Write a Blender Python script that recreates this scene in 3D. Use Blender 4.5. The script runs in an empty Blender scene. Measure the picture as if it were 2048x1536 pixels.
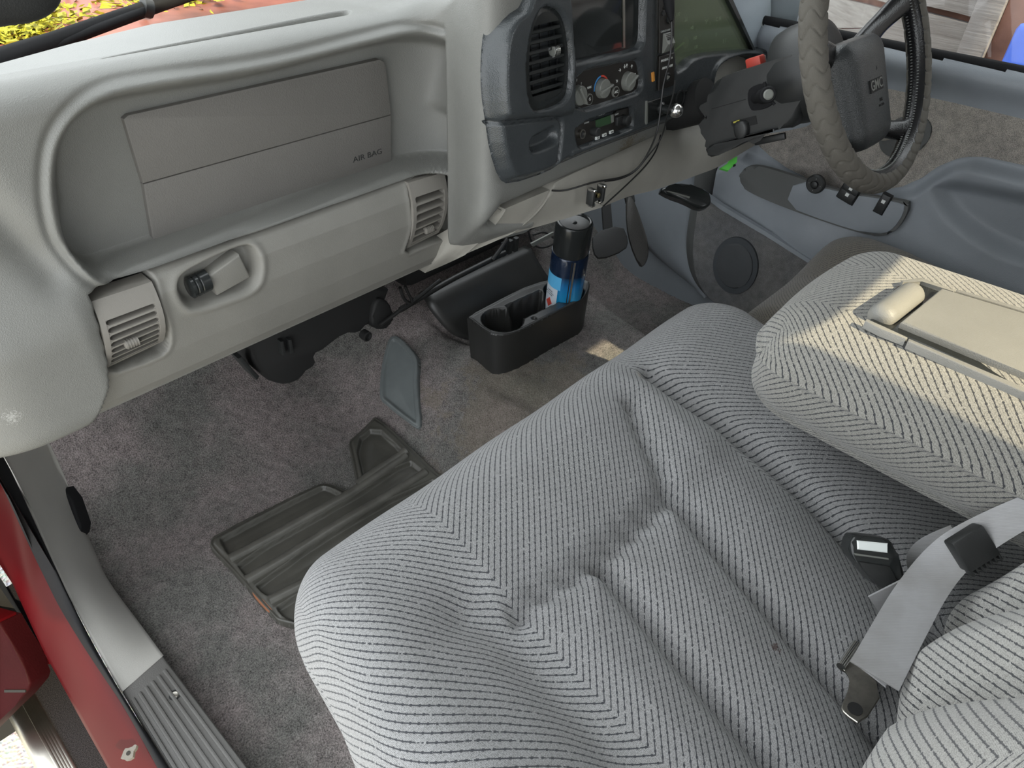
import bpy, bmesh, math, random
import numpy as np
from mathutils import Vector, Matrix
random.seed(7); np.random.seed(7)
SC = bpy.context.scene
COL = SC.collection
# ---------------------------------------------------------------- camera
# vehicle axes: x from the open passenger door across the cab, y forward, z up; metres
F_PX = 1450.0
CAM = np.array([0.0, 0.0, 1.06])
def _rot(yaw, pitch, roll):
    cy, sy, cp, sp = math.cos(yaw), math.sin(yaw), math.cos(pitch), math.sin(pitch)
    fw = np.array([sy*cp, cy*cp, -sp]); rt = np.array([cy, -sy, 0]); dn = np.cross(fw, rt)
    cr, sr = math.cos(roll), math.sin(roll)
    return np.array([cr*rt+sr*dn, -sr*rt+cr*dn, fw])
CR = _rot(.8373, .68706, -.05072)
cd = bpy.data.cameras.new('camera'); cam = bpy.data.objects.new('camera', cd); COL.objects.link(cam)
cd.sensor_width = 36; cd.lens = F_PX/2048*36; cd.clip_start = .01; cd.clip_end = 200
m = Matrix.Identity(4)
for i in range(3):
    m[i][0] = CR[0][i]; m[i][1] = -CR[1][i]; m[i][2] = -CR[2][i]; m[i][3] = CAM[i]
cam.matrix_world = m
SC.camera = cam
# ---------------------------------------------------------------- light
SC.view_settings.view_transform = 'Standard'; SC.view_settings.look = 'None'
SC.view_settings.gamma = 1; SC.view_settings.use_curve_mapping = False
SC.view_settings.exposure = EXPOSURE if 'EXPOSURE' in globals() else 1.7
w = bpy.data.worlds.new('world'); SC.world = w; w.use_nodes = True
nt = w.node_tree; nt.nodes.clear()
wo = nt.nodes.new('ShaderNodeOutputWorld'); wb = nt.nodes.new('ShaderNodeBackground')
wb.inputs[0].default_value = (.93, .97, 1.0, 1); wb.inputs[1].default_value = 1.0
nt.links.new(wb.outputs[0], wo.inputs[0])
sl = bpy.data.lights.new('sun', 'SUN'); sl.energy = 2.7; sl.angle = .009; sl.color = (1, .86, .58)
so = bpy.data.objects.new('sun', sl); COL.objects.link(so)
so.rotation_euler = Vector((.015, .743, -.669)).to_track_quat('-Z', 'Y').to_euler()
# ---------------------------------------------------------------- unprojection helpers: a pixel of the photo -> point on a given surface of the cab
def ray(u, v):
    return CR.T @ np.array([(u-1024)/F_PX, (v-768)/F_PX, 1.0])
def on(u, v, ax, val):
    d = ray(u, v); i = 'xyz'.index(ax); return CAM + (val-CAM[i])/d[i]*d
def onp(u, v, p0, n):
    d = ray(u, v); return CAM + np.dot(np.array(p0)-CAM, n)/np.dot(d, n)*d
class Fr:
    "plane frame: origin o, axes a (right), b (up), c (towards the cabin)"
    def __init__(s, o, a, b):
        s.o = np.array(o, float); s.a = np.array(a, float); s.a /= np.linalg.norm(s.a)
        s.b = np.array(b, float); s.b -= s.a*np.dot(s.a, s.b); s.b /= np.linalg.norm(s.b)
        s.c = np.cross(s.a, s.b)
    def to(s, a, b, c=0.0):
        return s.o + s.a*a + s.b*b + s.c*c
    def arr(s, P):
        P = np.asarray(P, float); return s.o + P[..., :1]*s.a + P[..., 1:2]*s.b + P[..., 2:3]*s.c
    def px(s, u, v):
        q = onp(u, v, s.o, s.c) - s.o; return (float(q@s.a), float(q@s.b))
    def pxs(s, L): return [s.px(*p) for p in L]
    def mat(s):
        M = Matrix.Identity(4)
        for i in range(3): M[i][0] = s.a[i]; M[i][1] = s.b[i]; M[i][2] = s.c[i]; M[i][3] = s.o[i]
        return M
    def sub(s, a, b, c=0, ang=0):
        ca, sa = math.cos(ang), math.sin(ang)
        return Fr(s.to(a, b, c), s.a*ca+s.b*sa, s.b*ca-s.a*sa)
# ---------------------------------------------------------------- mesh helpers
def link(name, me, mat, parent=None):
    o = bpy.data.objects.new(name, me); COL.objects.link(o)
    if mat is not None: me.materials.append(mat)
    if parent is not None:
        o.parent = parent; o.matrix_parent_inverse = parent.matrix_world.inverted()
    return o
def tag(o, label, cat, group=None, kind=None):
    if label: o['label'] = label
    if cat: o['category'] = cat
    if group: o['group'] = group
    if kind: o['kind'] = kind
    return o
def thing(name, label, cat, loc, group=None):
    o = bpy.data.objects.new(name, None); COL.objects.link(o); o.empty_display_size = .05
    o.location = Vector([float(x) for x in loc]); o.matrix_world = Matrix.Translation(o.location)
    return tag(o, label, cat, group)
def mk(name, V, Fc, mat, parent=None, smooth=True, uv=None, sharp=None):
    me = bpy.data.meshes.new(name)
    me.from_pydata([tuple(map(float, p)) for p in V], [], [tuple(map(int, f)) for f in Fc])
    if uv is not None:
        ul = me.uv_layers.new(name='pat'); li = np.zeros(len(me.loops), np.int32)
        me.loops.foreach_get('vertex_index', li)
        ul.data.foreach_set('uv', np.asarray(uv, np.float32)[li].ravel())
    if smooth: me.shade_smooth()
    o = link(name, me, mat, parent)
    if sharp: setsharp(me, sharp)
    return o
def setsharp(me, deg):
    bm = bmesh.new(); bm.from_mesh(me); t = math.radians(deg)
    for e in bm.edges:
        if len(e.link_faces) == 2 and e.calc_face_angle(0) > t: e.smooth = False
    bm.to_mesh(me); bm.free()
def grid(name, P, mat, parent=None, uv=None, flip=False, cu=False, cv=False, smooth=True, mask=None):
    "P: (n,m,3) array of points -> quad sheet; cu / cv close the first / second direction"
    n, mm = P.shape[:2]
    i = np.arange(n if cu else n-1); j = np.arange(mm if cv else mm-1)
    I, J = np.meshgrid(i, j, indexing='ij'); I2 = (I+1) % n; J2 = (J+1) % mm
    Q = np.stack([I*mm+J, I*mm+J2, I2*mm+J2, I2*mm+J], -1).reshape(-1, 4)
    if mask is not None:
        k = mask.reshape(-1); Q = Q[k[Q].all(1)]
    if flip: Q = Q[:, ::-1]
    me = bpy.data.meshes.new(name)
    me.vertices.add(n*mm); me.vertices.foreach_set('co', np.ascontiguousarray(P, np.float32).ravel())
    nq = len(Q); me.loops.add(nq*4); me.loops.foreach_set('vertex_index', Q.astype(np.int32).ravel())
    me.polygons.add(nq); me.polygons.foreach_set('loop_start', np.arange(0, nq*4, 4, dtype=np.int32))
    if uv is not None:
        ul = me.uv_layers.new(name='pat'); ul.data.foreach_set('uv', np.asarray(uv, np.float32).reshape(-1, 2)[Q.ravel()].ravel())
    me.update(calc_edges=True); me.validate()
    if smooth: me.shade_smooth()
    return link(name, me, mat, parent)
def snap(P2, d, cell, k=1.6):
    "pull the points just outside an outline onto it, so that a masked sheet gets a clean edge; returns points and mask"
    g0, g1 = np.gradient(d, cell); ln = np.sqrt(g0*g0+g1*g1)+1e-9; out = (d > 0) & (d < cell*k)
    Q = P2.copy(); Q[..., 0] -= np.where(out, g0/ln*d, 0); Q[..., 1] -= np.where(out, g1/ln*d, 0)
    return Q, d < cell*k, out
def bm_obj(name, bm, mat, parent=None, sharp=35, smooth=True):
    bmesh.ops.recalc_face_normals(bm, faces=bm.faces)
    me = bpy.data.meshes.new(name); bm.to_mesh(me); bm.free()
    if smooth: me.shade_smooth()
    o = link(name, me, mat, parent)
    if sharp: setsharp(me, sharp)
    return o
def box_bm(bm, fr, a0, a1, b0, b1, c0, c1, bev=0.0, seg=2):
    P = [fr.to(a, b, c) for c in (c0, c1) for b in (b0, b1) for a in (a0, a1)]
    vs = [bm.verts.new(p) for p in P]
    fs = [bm.faces.new([vs[k] for k in q]) for q in ((0, 2, 3, 1), (4, 5, 7, 6), (0, 1, 5, 4), (2, 6, 7, 3), (0, 4, 6, 2), (1, 3, 7, 5))]
    if bev:
        es = {e for f in fs for e in f.edges}
        bmesh.ops.bevel(bm, geom=list(es), offset=bev, segments=seg, affect='EDGES', profile=.5)
def box(name, fr, a0, a1, b0, b1, c0, c1, mat, parent=None, bev=0.0, seg=2):
    bm = bmesh.new(); box_bm(bm, fr, a0, a1, b0, b1, c0, c1, bev, seg); return bm_obj(name, bm, mat, parent)
W = Fr((0, 0, 0), (1, 0, 0), (0, 1, 0))            # world frame: a=x b=y c=z
def prism_bm(bm, fr, pts, c0, c1, bev=0.0, seg=2):
    lo = [bm.verts.new(fr.to(p[0], p[1], c0)) for p in pts]; hi = [bm.verts.new(fr.to(p[0], p[1], c1)) for p in pts]
    n = len(pts); bm.faces.new(lo[::-1]); top = bm.faces.new(hi)
    for k in range(n): bm.faces.new((lo[k], lo[(k+1) % n], hi[(k+1) % n], hi[k]))
    if bev:
        bmesh.ops.bevel(bm, geom=list(top.edges), offset=bev, segments=seg, affect='EDGES', profile=.5)
def prism(name, fr, pts, c0, c1, mat, parent=None, bev=0.0, seg=2, sharp=35):
    bm = bmesh.new(); prism_bm(bm, fr, pts, c0, c1, bev, seg); return bm_obj(name, bm, mat, parent, sharp)
def rrect(a0, a1, b0, b1, r, n=6):
    P = []
    for cx, cy, t0 in ((a1-r, b1-r, 0), (a0+r, b1-r, 90), (a0+r, b0+r, 180), (a1-r, b0+r, 270)):
        for k in range(n+1):
            t = math.radians(t0+90*k/n); P.append((cx+r*math.cos(t), cy+r*math.sin(t)))
    return P
def chaikin(P, n=2, closed=True):
    P = np.asarray(P, float)
    for _ in range(n):
        Q = np.roll(P, -1, 0) if closed else P[1:]
        A = P if closed else P[:-1]
        R = np.stack([A*.75+Q*.25, A*.25+Q*.75], 1).reshape(-1, P.shape[1])
        P = R if closed else np.vstack([P[:1], R, P[-1:]])
    return P
def resamp(P, n):
    P = np.asarray(P, float); d = np.r_[0, np.cumsum(np.linalg.norm(np.diff(P, axis=0), axis=1))]
    t = np.linspace(0, d[-1], n); return np.stack([np.interp(t, d, P[:, k]) for k in range(P.shape[1])], 1)
def spline(P, n, it=3):
    return resamp(chaikin(P, it, False), n)
def tube(name, pts, r, mat, parent=None, k=8, caps=True, closed=False):
    P = np.asarray(pts, float); n = len(P)
    T = np.gradient(P, axis=0) if not closed else np.roll(P, -1, 0)-np.roll(P, 1, 0)
    T /= np.linalg.norm(T, axis=1)[:, None]+1e-12
    up = np.array([0, 0, 1.0]) if abs(T[0][2]) < .9 else np.array([1.0, 0, 0])
    N = np.zeros_like(P); a = up - T[0]*np.dot(up, T[0]); N[0] = a/np.linalg.norm(a)
    for i in range(1, n):
        a = N[i-1]-T[i]*np.dot(N[i-1], T[i]); N[i] = a/(np.linalg.norm(a)+1e-12)
    B = np.cross(T, N); rr = np.broadcast_to(np.asarray(r, float), (n,))
    th = np.linspace(0, 2*np.pi, k, endpoint=False)
    G = P[:, None]+rr[:, None, None]*(np.cos(th)[None, :, None]*N[:, None]+np.sin(th)[None, :, None]*B[:, None])
    V = G.reshape(-1, 3); Fc = []
    for i in range(n if closed else n-1):
        for j in range(k):
            i2 = (i+1) % n; Fc.append((i*k+j, i*k+(j+1) % k, i2*k+(j+1) % k, i2*k+j))
    if caps and not closed: Fc += [tuple(range(k))[::-1], tuple(range((n-1)*k, n*k))]
    return mk(name, V, Fc, mat, parent, True, sharp=50)
def lathe(name, fr, prof, mat, parent=None, k=32, sharp=35, caps=True):
    "prof: list of (radius, c) along the frame's c axis"
    V = []; Fc = []; n = len(prof)
    for r, c in prof:
        for j in range(k):
            t = 2*math.pi*j/k; V.append(fr.to(r*math.cos(t), r*math.sin(t), c))
    for i in range(n-1):
        for j in range(k): Fc.append((i*k+j, i*k+(j+1) % k, (i+1)*k+(j+1) % k, (i+1)*k+j))
    if caps: Fc += [tuple(range(k))[::-1], tuple(range((n-1)*k, n*k))]
    return mk(name, V, Fc, mat, parent, True, sharp=sharp)
def strip(name, pts, dirs, wid, th, mat, parent=None, uv=False):
    "flat band along pts, width direction dirs, thickness th"
    P = np.asarray(pts, float); D = np.asarray(dirs, float); D = np.broadcast_to(D, P.shape).copy(); D /= np.linalg.norm(D, axis=1)[:, None]
    T = np.gradient(P, axis=0); T /= np.linalg.norm(T, axis=1)[:, None]; N = np.cross(T, D); N /= np.linalg.norm(N, axis=1)[:, None]
    wd = np.broadcast_to(np.asarray(wid, float), (len(P),))[:, None]
    ring = [P-D*wd/2-N*th/2, P+D*wd/2-N*th/2, P+D*wd/2+N*th/2, P-D*wd/2+N*th/2]
    G = np.stack(ring, 1); n = len(P); V = G.reshape(-1, 3); Fc = []
    for i in range(n-1):
        for j in range(4): Fc.append((i*4+j, i*4+(j+1) % 4, (i+1)*4+(j+1) % 4, (i+1)*4+j))
    Fc += [(3, 2, 1, 0), tuple(range((n-1)*4, n*4))]
    return mk(name, V, Fc, mat, parent, True, sharp=40)
def text(name, s, fr, size, mat, parent=None, ext=.0003, align='CENTER', sx=1.0, shear=0.0, off=0.0):
    cu = bpy.data.curves.new(name, 'FONT'); cu.body = s; cu.size = size; cu.extrude = ext; cu.align_x = align; cu.align_y = 'CENTER'; cu.shear = shear; cu.resolution_u = 3; cu.offset = off
    t = bpy.data.objects.new(name, cu); COL.objects.link(t)
    dg = bpy.context.evaluated_depsgraph_get(); dg.update()
    me = bpy.data.meshes.new_from_object(t.evaluated_get(dg)); bpy.data.objects.remove(t)
    me.materials.clear()
    me.transform(fr.mat() @ Matrix.Diagonal((sx, 1, 1, 1)))
    return link(name, me, mat, parent)
def sdf(P, poly):
    "signed distance (negative inside) of points (N,2) to a closed polygon"
    P = np.asarray(P, float); poly = np.asarray(poly, float); sh = P.shape[:-1]; P = P.reshape(-1, 2)
    d = np.full(len(P), 1e9); ins = np.zeros(len(P), bool); n = len(poly)
    for i in range(n):
        a = poly[i]; b = poly[(i+1) % n]; e = b-a; wv = P-a
        t = np.clip((wv@e)/(e@e+1e-18), 0, 1); q = wv-t[:, None]*e; d = np.minimum(d, (q*q).sum(1))
        c = ((a[1] > P[:, 1]) != (b[1] > P[:, 1])); den = (b[1]-a[1]) if b[1] != a[1] else 1e-12
        ins ^= c & (P[:, 0] < (b[0]-a[0])*(P[:, 1]-a[1])/den+a[0])
    d = np.sqrt(d); return np.where(ins, -d, d).reshape(sh)
def dline(P, L):
    "distance to an open polyline, plus fraction along it"
    P = np.asarray(P, float); sh = P.shape[:-1]; P = P.reshape(-1, 2); L = np.asarray(L, float)
    d = np.full(len(P), 1e9)
    for a, b in zip(L[:-1], L[1:]):
        e = b-a; wv = P-a; t = np.clip((wv@e)/(e@e+1e-18), 0, 1); q = wv-t[:, None]*e; d = np.minimum(d, (q*q).sum(1))
    return np.sqrt(d).reshape(sh)
def sst(a, b, x):
    t = np.clip((x-a)/(b-a), 0, 1); return t*t*(3-2*t)
def rbox(name, lo, hi, rad, mat, parent=None, n=(60, 60, 30), disp=None, uvf=None, rz=None):
    "rounded box with a dense skin; disp(P, Nrm) may move the points; uvf gives pattern coordinates"
    lo = np.array(lo, float); hi = np.array(hi, float); rad = np.array(rad, float)
    V = []; Q = []; base = 0
    ax = [(0, 1, 2, 1), (0, 1, 2, 0), (1, 2, 0, 1), (1, 2, 0, 0), (2, 0, 1, 1), (2, 0, 1, 0)]
    for i, j, k, top in ax:
        ni, nj = n[i], n[j]
        s, t = np.meshgrid(np.linspace(0, 1, ni+1), np.linspace(0, 1, nj+1), indexing='ij')
        P = np.zeros((ni+1, nj+1, 3)); P[..., i] = lo[i]+(hi-lo)[i]*s; P[..., j] = lo[j]+(hi-lo)[j]*t; P[..., k] = hi[k] if top else lo[k]
        I, J = np.meshgrid(np.arange(ni), np.arange(nj), indexing='ij'); mm = nj+1
        q = np.stack([I*mm+J, (I+1)*mm+J, (I+1)*mm+J+1, I*mm+J+1], -1).reshape(-1, 4)+base
        Q.append(q if top else q[:, ::-1]); V.append(P.reshape(-1, 3)); base += P.shape[0]*P.shape[1]
    V = np.vstack(V); Q = np.vstack(Q)
    key = np.round(V*1e5).astype(np.int64); _, idx, inv = np.unique(key, axis=0, return_index=True, return_inverse=True)
    V = V[idx]; Q = inv.reshape(-1)[Q]
    inn = np.clip(V, lo+rad, hi-rad); dlt = (V-inn)/rad; ln = np.linalg.norm(dlt, axis=1)[:, None]
    nr = dlt/np.maximum(ln, 1e-9); raw = V.copy()
    mx = np.abs(dlt).max(1)[:, None]
    Pn = inn+nr*rad*mx
    Nn = nr/rad; Nn /= np.linalg.norm(Nn, axis=1)[:, None]+1e-9
    uv = uvf(Pn, Nn, raw) if uvf else None
    if disp is not None: Pn = disp(Pn, Nn)
    me = bpy.data.meshes.new(name); me.vertices.add(len(Pn)); me.vertices.foreach_set('co', Pn.astype(np.float32).ravel())
    me.loops.add(len(Q)*4); me.loops.foreach_set('vertex_index', Q.astype(np.int32).ravel())
    me.polygons.add(len(Q)); me.polygons.foreach_set('loop_start', np.arange(0, len(Q)*4, 4, dtype=np.int32))
    if uv is not None:
        ul = me.uv_layers.new(name='pat'); ul.data.foreach_set('uv', np.asarray(uv, np.float32)[Q.ravel()].ravel())
    me.update(calc_edges=True); me.validate(); me.shade_smooth()
    return link(name, me, mat, parent)
# ---------------------------------------------------------------- materials (all procedural)
class NB:
    def __init__(s, name):
        s.m = bpy.data.materials.new(name); s.m.use_nodes = True; s.t = s.m.node_tree
        s.p = s.t.nodes['Principled BSDF']; s.o = s.t.nodes['Material Output']
    def n(s, typ, **kw):
        x = s.t.nodes.new(typ)
        for k, v in kw.items(): setattr(x, k, v)
        return x
    def l(s, a, b): s.t.links.new(a, b)
    def math(s, op, a, b=None, c=None):
        x = s.n('ShaderNodeMath', operation=op)
        for i, q in enumerate((a, b, c)):
            if q is None: continue
            if isinstance(q, (int, float)): x.inputs[i].default_value = q
            else: s.l(q, x.inputs[i])
        return x.outputs[0]
    def noise(s, scale, detail=3, rough=.5, vec=None):
        x = s.n('ShaderNodeTexNoise'); x.inputs['Scale'].default_value = scale; x.inputs['Detail'].default_value = detail; x.inputs['Roughness'].default_value = rough
        if vec is None: vec = s.co()
        s.l(vec, x.inputs['Vector']); return x.outputs['Fac']
    def co(s):
        if not hasattr(s, '_co'):
            s._co = s.n('ShaderNodeNewGeometry').outputs['Position']
        return s._co
    def ramp(s, fac, stops):
        x = s.n('ShaderNodeValToRGB'); e = x.color_ramp.elements
        while len(e) < len(stops): e.new(.5)
        for q, (p, c) in zip(e, stops): q.position = p; q.color = (*c, 1) if len(c) == 3 else c
        s.l(fac, x.inputs[0]); return x.outputs[0]
    def mix(s, fac, a, b, mode='MIX'):
        x = s.n('ShaderNodeMix', data_type='RGBA', blend_type=mode)
        for i, q in ((0, fac), (6, a), (7, b)):
            if isinstance(q, (int, float)): x.inputs[i].default_value = q
            elif isinstance(q, tuple): x.inputs[i].default_value = (*q, 1)
            else: s.l(q, x.inputs[i])
        return x.outputs[2]
    def bump(s, h, strength, dist=.001, prev=None):
        x = s.n('ShaderNodeBump'); x.inputs['Strength'].default_value = strength; x.inputs['Distance'].default_value = dist
        s.l(h, x.inputs['Height'])
        if prev is not None: s.l(prev, x.inputs['Normal'])
        s.l(x.outputs[0], s.p.inputs['Normal']); return x.outputs[0]
    def set(s, **kw):
        for k, v in kw.items():
            i = s.p.inputs[k.replace('_', ' ')]
            if isinstance(v, tuple): i.default_value = (*v, 1) if len(v) == 3 else v
            elif isinstance(v, (int, float)): i.default_value = v
            else: s.l(v, i)
        return s
def plastic(name, col, rough=.5, grain=0.0, gscale=900, var=.06, vscale=9, spec=.5, coat=0, metal=0):
    b = NB(name)
    f = b.noise(vscale, 4, .6)
    c = b.mix(b.math('MULTIPLY', b.math('SUBTRACT', f, .5), 1.0), tuple(x for x in col), tuple(x for x in col))
    lo = tuple(x*(1-var*2) for x in col); hi = tuple(min(1, x*(1+var*2)) for x in col)
    c = b.ramp(f, [(.3, lo), (.7, hi)])
    b.set(Base_Color=c, Roughness=rough, Specular_IOR_Level=spec, Metallic=metal)
    if coat: b.set(Coat_Weight=coat, Coat_Roughness=.1)
    if grain:
        v = b.n('ShaderNodeTexVoronoi'); v.inputs['Scale'].default_value = gscale; b.l(b.co(), v.inputs['Vector'])
        h = b.math('ADD', v.outputs['Distance'], b.noise(gscale*.6, 2)); b.bump(h, grain, .0006)
    return b.m
def flat(name, col, rough=.5, metal=0, emit=0, spec=.5):
    b = NB(name); b.set(Base_Color=col, Roughness=rough, Metallic=metal, Specular_IOR_Level=spec)
    if emit: b.set(Emission_Color=col, Emission_Strength=emit)
    return b.m
M = {}
M['dash'] = plastic('dash_vinyl', (.175, .175, .163), .44, .35, 800, .03)
M['dash_lo'] = plastic('dash_lower_plastic', (.20, .194, .175), .55, .22, 700, .04)
M['airbag'] = plastic('airbag_vinyl', (.150, .143, .132), .55, .4, 520, .02)
M['beige'] = plastic('knee_panel_plastic', (.29, .277, .245), .5, .12, 700, .05)
M['vent'] = plastic('vent_plastic', (.20, .188, .168), .55, .1, 900, .05)
M['dark'] = flat('shadow_black', (.006, .006, .006), .8)
M['black'] = plastic('black_plastic', (.018, .019, .019), .45, .15, 900, .15)
M['bezel'] = plastic('black_bezel', (.040, .045, .048), .24, .38, 650, .1)
M['bezel_s'] = plastic('black_bezel_smooth', (.018, .02, .02), .18, 0, 650, .1)
M['panel'] = plastic('control_panel_black', (.018, .016, .014), .4, 0, 900, .15)
M['knob'] = plastic('knob_gray', (.16, .165, .15), .35, .1, 900, .05)
M['white'] = flat('white_print', (.62, .64, .62), .6)
M['grayprint'] = flat('gray_print', (.32, .33, .32), .6)
M['red'] = flat('red_print', (.5, .06, .04), .5)
M['blue'] = flat('blue_print', (.05, .22, .5), .5)
M['chrome'] = flat('chrome', (.75, .75, .73), .12, 1)
M['steel'] = plastic('worn_steel', (.42, .40, .36), .32, 0, 900, .1, 60, metal=1)
M['cable'] = flat('cable_black', (.012, .012, .012), .45)
M['door'] = plastic('door_vinyl', (.225, .245, .268), .5, .25, 700, .03)
M['door_d'] = plastic('door_vinyl_dark', (.085, .088, .086), .55, .35, 600, .03)
M['kick'] = plastic('kick_panel_plastic', (.37, .36, .335), .48, .12, 900, .03)
M['sill'] = plastic('sill_plate_plastic', (.09, .087, .082), .42, .3, 900, .04)
M['rubber'] = plastic('black_rubber', (.012, .012, .013), .7, .1, 900, .1, spec=.15)
M['hvac'] = plastic('black_housing', (.009, .009, .009), .7, 0, 900, .1)
M['cup'] = plastic('cup_holder_plastic', (.02, .02, .019), .38, .2, 900, .12)
M['pad'] = plastic('vinyl_pad', (.115, .128, .128), .38, .12, 700, .06, 14)
M['mat'] = plastic('vinyl_heel_mat', (.058, .056, .048), .36, .12, 700, .14, 9)
M['mat_rib'] = plastic('vinyl_mat_rib', (.085, .082, .072), .34, .12, 700, .12, 30)  # lighter than the mat: rib highlights put into the colour
M['wheel'] = plastic('wheel_cover_fabric', (.10, .092, .078), .8, .5, 1500, .05)
M['hub'] = plastic('wheel_hub_vinyl', (.030, .033, .034), .32, .6, 600, .06)
M['leather'] = plastic('black_leather', (.012, .012, .013), .25, .3, 500, .1)
M['belt'] = None
M['lime'] = flat('lime_plastic', (.12, .62, .08), .5)
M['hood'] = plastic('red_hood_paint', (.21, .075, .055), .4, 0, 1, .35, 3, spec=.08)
def fabric(name, col, line, period, u0, v0=0.0, spacing=.0066, wid=.085, sgn=1):
    "woven seat cloth: dark ribs that turn by a right angle at every seam (zigzag), with knots along each rib"
    b = NB(name); uv = b.n('ShaderNodeUVMap', uv_map='pat'); s = b.n('ShaderNodeSeparateXYZ'); b.l(uv.outputs[0], s.inputs[0])
    wob = b.math('MULTIPLY', b.math('SUBTRACT', b.noise(22, 2), .5), .0022)
    u = b.math('ADD', b.math('SUBTRACT', s.outputs[0], u0), wob); v = b.math('ADD', s.outputs[1], wob)
    z = b.math('MULTIPLY', b.math('PINGPONG', u, period), sgn)
    c = b.math('MULTIPLY', b.math('SUBTRACT', v, z), .7071/spacing); d = b.math('MULTIPLY', b.math('ADD', v, z), .7071/spacing)
    fc = b.math('ABSOLUTE', b.math('SUBTRACT', b.math('FRACT', c), .5))
    rowk = b.math('MULTIPLY', b.math('FLOOR', c), .37)
    fd = b.math('ABSOLUTE', b.math('SUBTRACT', b.math('FRACT', b.math('ADD', b.math('MULTIPLY', d, .8), rowk)), .5))
    knot = b.math('LESS_THAN', fd, .13)
    brk = b.math('GREATER_THAN', b.noise(160, 2), .36)
    wl = b.math('ADD', b.math('MULTIPLY', brk, wid), b.math('MULTIPLY', knot, wid*.85))
    ln = b.math('LESS_THAN', fc, wl)
    # fine twill between the ribs
    tw = b.math('SINE', b.math('ADD', b.math('MULTIPLY', c, 31.4), b.math('MULTIPLY', d, 18.8)))
    nz = b.noise(900, 2, .7)
    k = b.math('ADD', b.math('MULTIPLY', tw, .10), b.math('MULTIPLY', nz, 1.0))
    big = b.noise(7, 3)
    cl = b.ramp(k, [(.28, tuple(x*.42 for x in col)), (.66, tuple(min(1, x*1.42) for x in col))])
    cl = b.mix(b.math('MULTIPLY', big, .35), cl, (col[0]*.72, col[1]*.69, col[2]*.62))
    cc = b.mix(b.math('MULTIPLY', ln, .92), cl, line)
    b.set(Base_Color=cc, Roughness=.92, Specular_IOR_Level=.15, Sheen_Weight=.25, Sheen_Roughness=.5)
    h = b.math('SUBTRACT', b.math('ADD', b.math('MULTIPLY', nz, .5), b.math('MULTIPLY', tw, .12)), b.math('MULTIPLY', ln, .8))
    b.bump(h, .6, .0012)
    return b.m
def carpet(name, a, bcol, sc=420):
    b = NB(name); f = b.noise(4.5, 4, .6); g = b.noise(sc, 2, .7); h2 = b.noise(60, 3, .6)
    base = b.ramp(f, [(.42, a), (.58, bcol)])
    k = b.ramp(b.math('ADD', b.math('MULTIPLY', g, .8), b.math('MULTIPLY', h2, .25)), [(.34, (.28, .28, .28)), (.72, (1.75, 1.75, 1.75))])
    c = b.mix(1.0, base, k, 'MULTIPLY'); b.set(Base_Color=c, Roughness=1.0, Specular_IOR_Level=.05, Sheen_Weight=.1)
    b.bump(b.math('ADD', g, b.math('MULTIPLY', h2, .7)), 1.0, .004); return b.m
M['carpet'] = carpet('carpet_pile', (.135, .131, .122), (.205, .178, .172))
M['carpet_dk'] = carpet('carpet_driver_side', (.040, .038, .034), (.055, .05, .045))
M['doorcarpet'] = carpet('door_carpet', (.17, .172, .176), (.205, .2, .195), 800)
M['doorcloth'] = carpet('door_cloth', (.42, .385, .35), (.50, .46, .41), 900)
SEAT_C = (.245, .247, .25); SEAT_L = (.03, .032, .038)
M['seat'] = fabric('seat_cloth', SEAT_C, SEAT_L, .395, .345, 0)
M['seatback'] = fabric('seatback_cloth', (.36, .357, .34), SEAT_L, .33, .38, 0, .0078)
M['arm'] = fabric('armrest_cloth', (.25, .245, .225), SEAT_L, .125, .80, 0, .0072, sgn=-1)
M['drvseat'] = fabric('driver_seat_cloth', (.12, .108, .09), (.03, .028, .025), .2, 1.1, 0)  # seat cloth again, with the driver's side shade put into a darker colour
b = NB('belt_webbing'); uvn = b.co(); wv = b.n('ShaderNodeTexWave', wave_type='BANDS', bands_direction='DIAGONAL'); wv.inputs['Scale'].default_value = 260; b.l(uvn, wv.inputs['Vector'])
cc = b.ramp(b.noise(18, 3), [(.3, (.19, .185, .175)), (.65, (.29, .29, .295))])
b.set(Base_Color=b.mix(b.math('MULTIPLY', wv.outputs['Fac'], .15), cc, (.2, .2, .2)), Roughness=.5); b.bump(wv.outputs['Fac'], .3, .0005); M['belt'] = b.m
# painted metal
b = NB('red_paint'); f = b.noise(3, 3)
b.set(Base_Color=b.ramp(f, [(.3, (.042, .0018, .003)), (.7, (.062, .003, .0045))]), Roughness=.3, Coat_Weight=.0, Specular_IOR_Level=.10); M['paint'] = b.m
M['paint_d'] = plastic('red_door_vinyl', (.018, .002, .003), .6, .3, 300, .1, spec=.08)
# weathered fence wood
b = NB('weathered_wood'); mp = b.n('ShaderNodeMapping'); mp.inputs['Scale'].default_value = (14, .8, 14); b.l(b.co(), mp.inputs['Vector'])
f = b.noise(4, 6, .65, mp.outputs[0]); g = b.noise(30, 3, .6, mp.outputs[0])
c = b.ramp(f, [(.25, (.115, .10, .096)), (.5, (.18, .165, .16)), (.75, (.235, .222, .218))])
c = b.mix(b.math('MULTIPLY', b.math('LESS_THAN', g, .36), .5), c, (.16, .13, .12)); b.set(Base_Color=c, Roughness=.9); b.bump(f, .6, .01); M['wood'] = b.m
b = NB('brown_wood'); f = b.noise(9, 5); b.set(Base_Color=b.ramp(f, [(.3, (.09, .04, .028)), (.7, (.22, .11, .08))]), Roughness=.9); M['wood_b'] = b.m
b = NB('gravel_ground'); v = b.n('ShaderNodeTexVoronoi'); v.inputs['Scale'].default_value = 110; b.l(b.co(), v.inputs['Vector'])
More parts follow.
